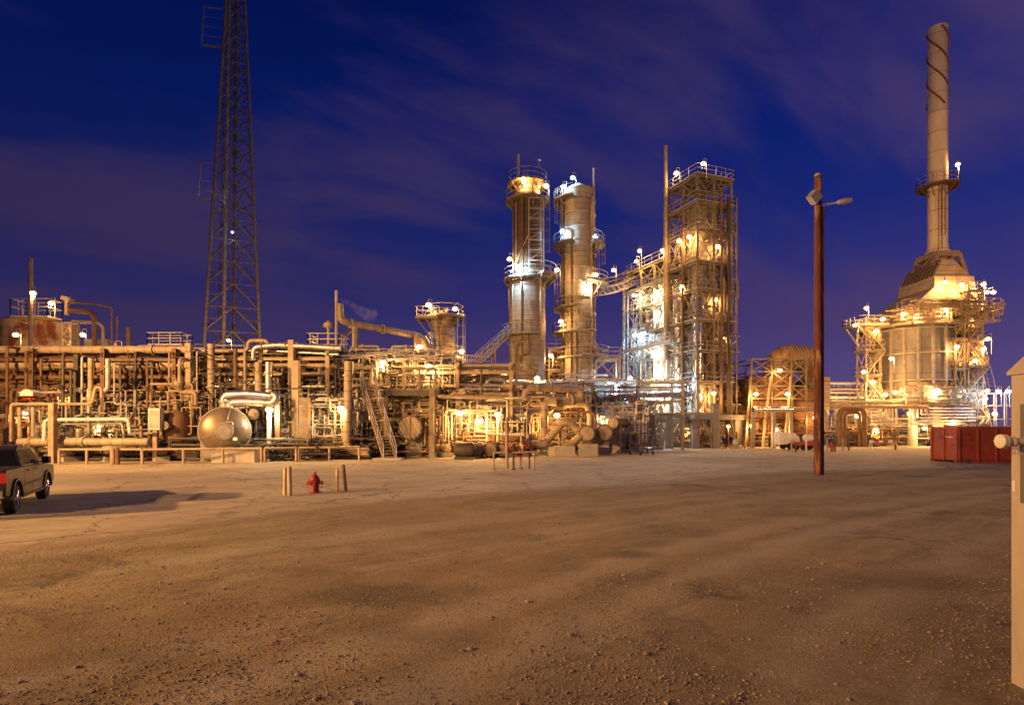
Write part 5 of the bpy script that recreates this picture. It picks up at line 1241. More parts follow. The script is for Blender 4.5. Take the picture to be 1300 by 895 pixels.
def hx(px, Y, rp, py, L_, m, label, name='heat_exchanger', cross=False, d=V((.08,1,0)), sad=True, cat='heat exchanger', group=None):
    c = P(px, py, Y); r = M(rp, Y); d = d.normalized(); t = thing(name, V((c.x, Y, ZG)), label, cat, group)
    b = MB(); b.vessel(c+d*.5, c+d*L_, r*.93, 32, .4); b.build('shell', m, t)
    b = MB(); b.lathe(c-d*.1, c+d*.55, [(0,r*.9),(0,r*1.12),(.35,r*1.12),(.36,r*.95),(.75,r*.95),(.76,r*1.1),(1,r*1.1),(1,r*.9)], 32, closed=False); b.build('channel', DARK, t)
    b = MB(); b.lathe(c-d*.2, c-d*.08, [(0,r*.8),(.2,r*.97),(1,r*.97)], 32, closed=True); x, y = frame_of(d)
    for k in range(16):
        a = k*math.pi/8; q = c-d*.19+(x*math.cos(a)+y*math.sin(a))*r*1.02; b.cyl(q, q+d*.12, r*.05, 6)
    if cross: b.bar(c-d*.24-U*r*.95, c-d*.24+U*r*.95, .08, .06); b.bar(c-d*.24-x*r*.4, c-d*.24+x*r*.2, .05)
    b.build('channel_cover', TAN, t)
    if sad:
        for k in (.9, L_*.8):
            b = MB(); q = c+d*k; s = V((d.y,-d.x,0)); b.prism([(-r*.75,-q.z+ZG),(r*.75,-q.z+ZG),(r*.75,-r*.5),(0,-r*.92),(-r*.75,-r*.5)], q, s, U, d*.35); b.build('saddle', CONC, t, smooth=0)
hx(521, 44.5, 14.5, 543, 6, TAN, 'round exchanger end with vertical bar under the trussed platform', cross=True)
hx(745, 47.5, 9.3, 550, 6, TANB, 'nearer of the two large round drum ends on concrete blocks')
hx(767.5, 48.5, 9.3, 549, 6, TANB, 'farther of the two large round drum ends on concrete blocks')
hx(779, 52, 6.5, 537, 5, BROWN, 'smaller round drum end peeping above the large pair', d=V((.5,1,0)))
hx(810.5, 57, 9, 517, 6, SILV, 'round dark rimmed drum end raised on the silvery headers', d=V((-.35,1,0)), sad=True)
hx(717, 50, 4.2, 552, 4, BROWN, 'small flanged pipe end between S pipe and large drum ends')
hx(605, 44, 8.5, 570, 4, DARK, 'dark horizontal tank end low beside the pump pad', name='horizontal_tank', cat='tank')
hx(622, 44.4, 8, 571, 4, BROWN, 'brown horizontal tank end next to the dark one', name='horizontal_tank', cat='tank')
hx(636, 45, 7, 572, 4, DARK, 'farthest small dark tank end on the pump pad', name='horizontal_tank', cat='tank')
hx(323, 43, 7, 526, 4, TAN, 'round blind flange face above the dished drum flank')
def side_tank():
    a, e = P(580, 571, 43), P(600, 571, 43); t = thing('horizontal_tank', V(((a.x+e.x)/2, 43, ZG)), 'dark horizontal tank lying side on beside the leaning stair', 'tank')
    r = .58; b = MB(); b.vessel(V((a.x,43,.75)), V((e.x,43,.75)), r, 24, .4); b.build('shell', DARK, t)
    b = MB(); b.box2((a.x-.2,42.5,ZG),(e.x+.3,43.5,.22)); b.build('skid', DARK, t, smooth=0)
side_tank()
# concrete block supports
for i, (px, Y, w_, h_, lb) in enumerate(((716,47,1.7,.85,'under the curved suction pipe'), (746,47.2,1.5,1.0,'under the large drum end'), (704,47.5,1.0,.75,'at the foot of the S shaped pipe'), (300,38.7,2.9,1.0,'below the dished drum beside its saddle'))):
    b = MB(); p = G(px, Y, ZG); b.box(p+U*h_/2, (w_, 1.0, h_)); tag(b.build('concrete_block', CONC, org=p, smooth=0), 'low concrete block %s' % lb, 'concrete block')
# tall concrete encased posts of the front row
for px, y0, Y, w_, m, lb in ((387,505,41.2,.62,STEEL,'broad weathered clad post beside the round topped pipe'), (353,510,41.5,.34,BROWN,'brown steel post next to the lit lamp column'), (67,512,37.8,.36,TAN,'tan square post rising from behind the pickup'),
      (98,450,42.2,.34,DARK,'dark post where the long rack ends near the truck'), (548,492,44,.35,STEEL,'steel post holding the trussed platform corner'), (376,458,43,.5,TAN,'tall tan post reaching the rack top'), (370,432,44.5,.42,TAN,'pale post poking above the rack top'),
      (240,436,43.6,.42,TAN,'pale square post poking up before the mast foot')):
    b = MB(); p = G(px, Y, ZG); b.bar(p, V((p.x, p.y, Z(y0, Y))), w_); b.box(p+U*.15, (w_*1.5, w_*1.5, .3)); tag(b.build('steel_post' if m != CONC else 'concrete_post', m, org=p, smooth=0), lb, 'post')
lt = thing('lamp_column', G(342, 41, ZG), 'white painted lamp column lit brightly beside the dished drum', 'lamp column')
b = MB(); p = G(342, 41, ZG); b.lathe(p, p+U*(Z(524,41)-ZG), [(0,.2),(.03,.2),(.04,.17),(1,.17)], 14, closed=True); b.build('column_shaft', WHITE, lt)

# ------------------------------------------------------------------ trussed platform, leaning stair, long stair
def truss_platform():
    Y = 44.6; t = thing('truss_platform', P(518, 497, Y), 'dark trussed platform with railings over the round exchanger', 'platform')
    a, e = P(487, 495, Y), P(553, 495, Y); w_ = e.x-a.x
    b = MB(); b.box2(a+V((0,0,-.45)), e+V((0,3,0))); b.build('deck_beam', DARK, t, smooth=0)
    b = MB(); b.rail([a, e, e+D*3, a+D*3], sp=1.0, r=.035, closed=True); b.build('railing', STEEL, t, smooth=0)
    b = MB(); zt = Z(468, Y)
    q0, q1 = P(513, 495, Y), P(553, 495, Y); h = zt-q0.z
    for k in range(3):
        f = q0.lerp(q1, k/2); b.bar(f, f+U*h, .16)
    b.bar(q0+U*h, q1+U*h, .2); b.bar(q0+U*h*.5, q1+U*h*.5, .1)
    for k in range(2): f, g_ = q0.lerp(q1, k/2), q0.lerp(q1, (k+1)/2); m_ = (f+g_)/2; b.bar(f, m_+U*h, .1); b.bar(g_, m_+U*h, .1)
    b.build('truss', STEEL, t, smooth=0)
    for px in (490, 551): b = MB(); p = G(px, Y+.1, ZG); b.bar(p, V((p.x, p.y, a.z-.45)), .28, hs=True); b.build('post', STEEL, t, smooth=0)
    Y = 42; s = thing('leaning_stair', G(494, Y, ZG), 'steep steel stair leaning from the road up to the racks, violet reflection in handrail colour', 'stair')
    A = P(487, 581, Y); A.z = ZG; B = P(458, 488, Y+1.5); b = MB(); b.stair(A, B, X, .95); b.build('flight', STEEL, s, smooth=0)
    b = MB(); b.stair_rail(A, B, X, .95); b.build('handrail', mat('grey_violet_reflection', (.44,.42,.50), (.3,.28,.36), .4, .3, 2, .1), s, smooth=0)  # purple reflection on the rails is put into their colour
    b = MB(); b.box2(A+V((-.6,-.9,-ZG+.0)), A+V((1.4,.6,.14))); b.build('footing', CONC, s, smooth=0)
    b = MB(); b.box2(B+V((-1.2,0,-.15)), B+V((1.6,2,0))); b.build('landing', STEEL, s, smooth=0)
    b = MB(); b.rail([B+V((-1.2,0,0)), B+V((-1.2,2,0)), B+V((1.6,2,0))]); b.build('railing', STEEL, s, smooth=0)
    s = thing('long_stair', P(585, 480, 54), 'long open stair climbing diagonally to the broad column platform', 'stair')
    A = P(582, 483, 53); B = P(645, 424, 63.5); sd = V((.5,-.8,0)).normalized(); b = MB(); b.stair(A, B, sd, .9); b.build('flight', TAN, s, smooth=0); b = MB(); b.stair_rail(A, B, sd, .9); b.build('handrail', PALE, s, smooth=0)
    for f in (.3, .7): q = A.lerp(B, f); b = MB(); b.bar(V((q.x,q.y,ZG)), q, .22); b.build('post', BROWN, s, smooth=0)
    w_ = thing('walkway', P(590, 464, 56), 'level railed walkway past the tall tan vessel foot', 'walkway')
    a, e = P(548, 463, 56), P(624, 467, 57); b = MB(); b.bar(a, e, 1.0, .12); b.build('deck', STEEL, w_, smooth=0); b = MB(); b.rail([a-D*.5, e-D*.5], sp=1.2); b.rail([a+D*.5, e+D*.5]); b.build('railing', PALE, w_, smooth=0)
    for px in (565, 600, 622): q = G(px, 56.3, ZG); b = MB(); b.bar(q, V((q.x,q.y,Z(465,56.3))), .2); b.build('post', STEEL, w_, smooth=0)
    # braced stair/platforms behind the columns on the gap
    w_ = thing('side_structure', P(770, 455, 66), 'tan braced landing frame between silver column and bright risers', 'steel frame')
    frame(w_, G(757, 67), X, D, [0, 2.8], [0, 2.5], [0, 4, 7.6, Z(455,67)], .2, .2, TAN, brace=((('u',0),1,3),), rails=[Z(455,67)], hs=False)
    b = MB(); a, e = P(752,440,66), P(768,462,66); b.stair(a, e, D, .8); b.stair_rail(a, e, D, .8); b.build('stair', TAN, w_, smooth=0)
    w_ = thing('column_annex', G(700, 70), 'tan annex frame with drums between the two process columns', 'steel frame')
    frame(w_, G(697, 69), X, D, [0, 1.8], [0, 2.5], [0, 4, 7, 9.2, 11.8], .2, .18, TAN, brace=((('u',0),0,4),), rails=[9.2,11.8], hs=False)
    # top of rack machinery
    w_ = thing('upper_platform', P(412, 440, 48), 'cluttered railed platform crowning the racks beside the thin mast pipe', 'platform')
    a, e = P(390, 442, 48), P(430, 444, 48); b = MB(); b.box2(a, e+V((0,3,.15))); b.build('deck', STEEL, w_, smooth=0)
    b = MB(); b.rail([a+U*.15, V((e.x,a.y,a.z+.15)), V((e.x,a.y+3,a.z+.15)), a+V((0,3,.15))], sp=.8, r=.035, closed=True); b.build('railing', PALE, w_, smooth=0)
    b = MB(); q = P(417, 411, 48.5); b.tube([q-U*2.2, q-U*.35, q+V((-.25,0,.1)), q+V((-.35,0,-.3))], .12, 8, bend=.2); b.lathe(q-U*.5, q+U*.25, [(0,.1),(.3,.3),(.7,.3),(1,.1)], 10, closed=True); b.build('vent_head', TAN, w_)
truss_platform()

# ------------------------------------------------------------------ guard rails along the road
def guard(p0, p1, n, label, m=TAN, h=.95):
    a, e = G(*p0, ZG), G(*p1, ZG); t = thing('guard_rail', (a+e)/2, label, 'guard rail', 'guard rails along the plant edge')
    for i in range(n+1):
        b = MB(); p = a.lerp(e, i/n); b.cyl(p, p+U*(h-.03), .085, 10); b.build('post', m, t)
    b = MB(); b.tube([a+U*h, e+U*h], .08, 8); b.build('rail', m, t)
guard((75,36.5), (180,36.8), 3, 'tan pipe guard rail with four posts behind the pickup hood')
guard((181,36.6), (332,38.2), 3, 'tan pipe guard rail passing in front of the big dished drum')
guard((336,38.3), (376,39.5), 1, 'short tan pipe guard rail just past the dished drum')
guard((379,39.6), (456,41.2), 2, 'tan pipe guard rail ending at the leaning stair foot')
for px, Y, lb in ((143,36.2,'stout double bollard post at a guard rail joint, paler one'), (149,36.3,'stout bollard post at a guard rail joint, browner one')):
    b = MB(); p = G(px, Y, ZG); b.lathe(p, p+U*1.05, [(0,.14),(.95,.14),(1,.08)], 12, closed=True); tag(b.build('bollard', TAN if px == 143 else BROWN, org=p), lb, 'bollard')

# ------------------------------------------------------------------ fire water stand at mid ground
def stand():
    t = thing('hydrant_manifold', G(645, 31, ZG), 'low pipe barrier with red valves standing on the road before the pumps', 'valve stand')
    for px, Y, h_ in ((627,31.8,1.0), (652,31.8,1.25), (661,32.6,.9), (678,31.6,1.05)):
        b = MB(); p = G(px, Y, ZG); b.cyl(p, p+U*h_, .055, 10); b.cyl(p, p+U*.05, .13, 10); b.build('post', BROWN if px == 652 else TAN, t)
    b = MB(); a, e = G(627,31.8,ZG+.95), G(678,31.6,ZG+1.0); b.tube([a, e], .05, 8); b.build('rail', TAN, t)
    for px, py in ((648,570),(668,568),(660,577)):
        b = MB(); p = P(px, py, 32.2); b.valve(p, X, .07); b.build('valve', RED, t)
    b = MB(); p = G(672, 33, ZG); b.tube([p, p+U*.9, p+V((-.9,0,.9)), p+V((-.9,0,0))], .045, 10); b.build('fire_main', RUST, t)
stand()
def carts():
    t = thing('wheeled_staging', G(815, 50, ZG), 'tall wheeled steel staging frame parked before the portal', 'staging')
    ps = [G(800,49.5,ZG), G(813.5,48.6,ZG), G(829,49.8,ZG), G(822,52,ZG)]
    for p in ps:
        b = MB(); b.bar(p+U*.3, p+U*3.4, .06); b.build('post', DARK, t, smooth=0)
        b = MB(); b.lathe(p+V((-.05,0,.17)), p+V((.05,0,.17)), [(0,.17),(1,.17)], 14, closed=True); b.build('caster', RUBBER, t)
    b = MB()
    for z in (1.0,1.9,2.7,3.4):
        for i in range(4): b.bar(ps[i]+U*z, ps[(i+1)%4]+U*z, .05)
    b.build('ledgers', DARK, t, smooth=0)
carts()
# distant ground equipment right of centre
def pump(px, Y, s, m, m2, label, group='pumps along the plant edge', rz=0):
    o = G(px, Y, ZG); t = thing('pump_set', o, label, 'pump', group); R_ = Matrix.Rotation(rz, 3, 'Z'); Q = lambda x, y, z: o+R_@V((x*s, y*s, z*s))
    b = MB(); b.box(Q(0,0,.14), (1.9*s,.75*s,.28*s), rz=rz); b.build('baseplate', CONC, t, smooth=0)
    b = MB(); b.lathe(Q(-.85,0,.62), Q(-.05,0,.62), [(0,.15*s),(.03,.27*s),(.9,.27*s),(.95,.12*s),(1,.08*s)], 16, closed=True)
    for k in range(6): b.lathe(Q(-.78+k*.12,0,.62), Q(-.76+k*.12,0,.62), [(0,.30*s),(1,.30*s)], 16, closed=True)
    b.box(Q(-.45,-.26,.85), (.25*s,.2*s,.2*s), rz=rz); b.build('motor', m, t)
    b = MB(); b.cyl(Q(-.05,0,.62), Q(.3,0,.62), .06*s, 8); b.box(Q(.12,0,.66), (.24*s,.24*s,.3*s), rz=rz); b.build('coupling_guard', YELL, t, smooth=0)
    b = MB(); b.lathe(Q(.3,0,.60), Q(.66,0,.60), [(0,.14*s),(.2,.32*s),(.8,.32*s),(1,.18*s)], 18, closed=True); b.tube([Q(.5,.0,.9), Q(.5,0,1.45)], .10*s, 8); b.flange(Q(.5,0,1.2), U, .1*s, .06*s); b.tube([Q(.66,0,.6), Q(1.1,0,.6), Q(1.1,0,1.6)], .11*s, 8, bend=.25*s); b.flange(Q(.8,0,.6), Q(1,0,0)-Q(0,0,0), .11*s, .06*s); b.build('casing', m2, t)
PL = ((40,40.5,'peeping over the pickup roof'), (95,40.3,'below the heavy tan header pipe end'), (132,40.6,'under the middle of the heavy header'), (165,41,'below the white arch elbow'), (205,40.8,'near the squat brown vessel'),
      (250,43.5,'just behind the dished drum flank'), (362,42.2,'beside the brown steel post'), (403,42.6,'near the broad concrete post'), (420,43.8,'behind the guard rail end'), (466,44.5,'behind the leaning stair'), (500,46.5,'under the round exchanger'), (560,45.5,'beside the side on tank'),
      (655,46,'behind the red valve stand'), (690,50,'behind the S shaped pipe'), (790,54,'behind the wheeled staging'), (835,62,'under the concrete portal'), (880,68,'inside the portal opening'), (935,66,'beyond the portal pier'))
for i, (px, Y, lb) in enumerate(PL): pump(px, Y, 1.15, (BROWN, GALV, WHITE, TAN)[i%4], (STEEL, TAN, BROWN)[i%3], '%s motor pump set %s' % (('brown','grey','white','tan')[i%4], lb), rz=(i*1.3)%3)
def ground_bits():
    t = thing('towed_compressor', G(1000, 62, ZG), 'white towed compressor with angled frame ahead of the boiler', 'compressor'); o = G(1000, 62, ZG)
    b = MB(); b.prism([(-1.2,.55),(1.0,.55),(1.0,1.1),(.5,1.75),(-1.2,1.9)], o-D*.7, X, U, D*1.4); b.build('housing', WHITE, t, smooth=0)
    for y in (-.8, .8):
        b = MB(); b.lathe(o+V((-.1,y-.1,.35)), o+V((-.1,y+.1,.35)), [(0,.35),(1,.35)], 16, closed=True); b.build('wheel', RUBBER, t)
    b = MB(); b.bar(o+V((1.0,0,.6)), o+V((2.2,0,.4)), .12); b.bar(o+V((-1.2,-.6,2.0)), o+V((.4,-.6,1.3)), .1); b.build('drawbar', WHITE, t, smooth=0)
    t = thing('red_trailer', G(1025, 60, ZG), 'small flat red trailer carrying a pale tank beside the tall pole', 'trailer'); o = G(1024, 60, ZG)
    b = MB(); b.box(o+U*.75, (2.6,1.4,.18)); b.box(o+V((0,-.72,.62)), (2.6,.05,.3)); b.build('bed', RED, t, smooth=0)
    for x in (-.7,.7):
        for y in (-.7,.7): b = MB(); b.lathe(o+V((x,y-.08,.3)), o+V((x,y+.08,.3)), [(0,.3),(1,.3)], 14, closed=True); b.build('wheel', RUBBER, t)
    b = MB(); b.vessel(o+V((-.2,0,1.25)), o+V((.5,0,1.25)), .38, 16, .4); b.build('tank', WHITE, t)
    for px, Y, h_, m, lb in ((1005,55,1.0,TAN,'tan bollard before the white compressor'), (1010,54,1.0,DARK,'dark bollard before the white compressor'), (1023.5,56,1.2,WHITE,'white bollard in front of the red trailer'), (1033.5,55,1.1,DARK,'dark bollard against the red trailer'),
                          (1050,56,1.3,TAN,'tan bollard just past the tall pole'), (1060,56,1.1,DARK,'dark bollard beside the distant red hydrant'), (1070,57,1.3,TAN,'tan bollard beyond the distant red hydrant'),
                          (1077.5,58,2.2,DARK,'tall dark post ahead of the brown pipe loop'), (1137,60,1.3,DARK,'lone dark bollard before the heater pier')):
        b = MB(); p = G(px, Y, ZG); b.lathe(p, p+U*h_, [(0,.08),(.95,.08),(1,.04)], 10, closed=True); tag(b.build('bollard', m, org=p), lb, 'bollard')
    hydrant(G(1056, 55.5, ZG), 1.0, 'small distant red hydrant beyond the tall pole, between bollards')
    t = thing('striped_barricade', G(1121, 60, ZG), 'red and white barricade under the heater', 'barricade'); o = G(1121, 60, ZG)
    for x in (-1.3, 1.3): b = MB(); b.bar(o+V((x,-.4,0)), o+V((x,0,1.1)), .06); b.bar(o+V((x,.4,0)), o+V((x,0,1.1)), .06); b.build('leg', WHITE, t, smooth=0)
    for k in range(6): b = MB(); b.box(o+V((-1.25+k*.5,-.06,.9)), (.5,.04,.24)); b.build('board', RED if k%2 else WHITE, t, smooth=0)
    t = thing('transformer_cabinet', P(198, 548, 40), 'white electrical cabinet on a post near the squat brown vessel', 'cabinet')
    b = MB(); q = P(198, 532, 40); b.box(q, (.8,.5,1.5)); b.build('housing', WHITE, t, smooth=0); b = MB(); b.box(q+V((0,-.27,0)), (.62,.03,1.25)); b.build('door', PALE, t, smooth=0)
    b = MB(); b.bar(V((q.x,q.y,ZG)), q-U*.75, .3); b.build('post', TAN, t, smooth=0)
    t = thing('hooded_valve_box', P(38, 504, 39.5), 'white hooded box with red valve over the portal pipe', 'valve box')
    b = MB(); q = P(38, 500, 39.5); b.prism([(-.45,-.15),(.45,-.15),(.45,.1),(.1,.3),(-.1,.3),(-.45,.1)], q-D*.3, X, U, D*.6); b.build('hood', WHITE, t, smooth=0); b = MB(); b.valve(q-U*.35, X, .09); b.tube([q+V((-.5,0,-.35)), q+V((.4,0,-.35))], .07, 8); b.build('valve', RED, t)
    # blue lit frame beyond the dumpster
    t = thing('lamp_gantry', G(1275, 70, ZG), 'pale lattice gantry with glaring blue white lamps beyond the dumpster', 'gantry')
    frame(t, G(1262, 70, ZG), X, D, [0, 1.3, 2.6], [0, 1.2], [0, 1.7, 3.4, 5.1, 6.6], .09, .08, GALV, hs=False)
ground_bits()
# dark braced bay
s = thing('braced_bay', G(160, 43.5, ZG), 'dark steel bay with crossed braces over the pale bluish vessel', 'steel frame')
frame(s, G(153, 43, ZG), X, D, [0, 1.2, 2.4], [0, 2], [0, 3.2, 5.2, 7.2], .16, .16, DARK, brace=((('u',0),1,3),), hs=False)

# ------------------------------------------------------------------ uncountable small-bore piping, zone by zone
TZ = [
 ('behind the pickup under the long rack', 20, 41.5, (0,0,.2), (11,6,5.2), 150, GALV, 51), ('in the long rack near the braced bay', 140, 41.5, (0,0,.2), (7,6,5.6), 130, TAN, 52),
 ('over the long rack tiers near the pickup', -20, 43, (0,0,5), (17,3.5,8.3), 90, BROWN, 53), ('low around the dished drum', 238, 43.5, (0,0,.2), (9,5,5), 170, PALE, 54),
 ('in the upper rack over the dished drum', 225, 45, (0,0,5), (12,5,8.4), 150, TAN, 55), ('between drum and round topped pipe', 350, 42.8, (0,0,.2), (6,5,5.2), 170, GALV, 56),
 ('along the tops of the middle racks', 345, 46, (0,0,5), (9,5,8.9), 170, STEEL, 57), ('under the trussed platform', 455, 45, (0,0,.2), (7,4,4.8), 150, TAN, 58),
 ('around the middle rack above the stair', 440, 48, (0,0,4.8), (9,5,9.2), 190, PALE, 59), ('around the pump shelter lamps', 556, 47, (0,0,.2), (7.5,5,4.8), 190, PALE, 60),
 ('behind the long diagonal stair', 560, 52, (0,0,4.5), (7,5,7.6), 110, TAN, 61), ('behind the expansion loop', 645, 53, (0,0,.2), (8,4,6.0), 190, TAN, 62),
 ('round the foot of the silver column', 700, 62, (0,0,.2), (8,4,8.2), 190, PALE, 63), ('under the silvery headers', 755, 55, (0,0,.2), (5.5,4,5.0), 170, WHITE, 64),
 ('beside the wheeled staging', 795, 57, (0,0,.2), (4,4,5.2), 90, GALV, 65), ('in the far back of the plant behind the racks', 60, 56, (0,0,.2), (22,4,8.8), 200, TAN, 66),
 ('in the back row behind drum and stair', 330, 58, (0,0,.2), (20,4,8.6), 230, TAN, 67), ('below the table behind the portal', 845, 67, (0,0,.2), (7,5,3.2), 120, TAN, 68),
 ('on the annex between both columns', 695, 69, (0,0,3), (3,3,12), 90, BROWN, 69), ('dark fittings along the plant edge', 60, 40, (0,0,.15), (20,2.5,1.5), 190, DARK, 70),
 ('dark fittings near the guard rail end', 370, 42, (0,0,.15), (7,3,1.7), 110, DARK, 71), ('beyond the boiler and below the bridge', 1050, 74, (0,0,.2), (9,3,6.5), 120, PALE, 72),
 ('brown fittings on the pump pad', 560, 46.5, (0,0,.15), (8,3,1.8), 70, BROWN, 73), ('thin lines over the whole rack top', 210, 46, (0,0,7.4), (24,4,9.0), 70, GALV, 74),
 ('as dark thin lines across the front racks', 205, 42.5, (0,0,.3), (13,5,7.5), 70, DARK, 75), ('as dark thin lines in the middle racks', 400, 46, (0,0,.3), (14,5,7.2), 100, DARK, 76),
 ('as brown lines near the expansion loop', 640, 56, (0,0,.3), (14,3,7.0), 130, BROWN, 77), ('as bright silver lines in the drum rack', 240, 46, (0,0,.5), (10,4,8.0), 80, SILV, 78), ('as rusty lines under the long rack', 10, 44, (0,0,.3), (12,3,7.6), 110, RUST, 79),
]
for lb, px, Y, lo, hi, n, m, sd in TZ:
    tangle('small_piping', 'dense small bore piping and valves %s' % lb, 'piping', lo, hi, int(n*1.7), .025, .11, m, sd, G(px, Y), X, D, steps=(2,5))

# steam leaking from the relief pipe mouth
def steam():
    a = P(432, 384, 48); e = P(480, 402, 50); b = MB(); d = e-a
    b.lathe(a, e, [(0,.12),(.15,.25),(.4,.42),(.7,.55),(.9,.5),(1,.1)], 20, closed=True); b.v = [p+V((0,0,.25*math.sin(p.x*2.1))) for p in b.v]
    m = bpy.data.materials.new('steam'); m.use_nodes = True; nt = m.node_tree; nt.nodes.remove(nt.nodes['Principled BSDF'])
    pv = nt.nodes.new('ShaderNodeVolumePrincipled'); pv.inputs['Color'].default_value = (.95,.93,.95,1); tcn = nt.nodes.new('ShaderNodeTexCoord'); nz = nt.nodes.new('ShaderNodeTexNoise'); nz.inputs['Scale'].default_value = 2.2; nz.inputs['Detail'].default_value = 4
    nt.links.new(tcn.outputs['Object'], nz.inputs['Vector']); r = nt.nodes.new('ShaderNodeMapRange'); r.inputs[1].default_value = .35; r.inputs[2].default_value = .8; r.inputs[4].default_value = .32
    nt.links.new(nz.outputs[0], r.inputs[0]); nt.links.new(r.outputs[0], pv.inputs['Density']); nt.links.new(pv.outputs[0], nt.nodes['Material Output'].inputs['Volume'])
    tag(b.build('steam', m, org=a), 'thin plume of steam drifting from the relief pipe mouth', 'steam', kind='stuff')
steam()
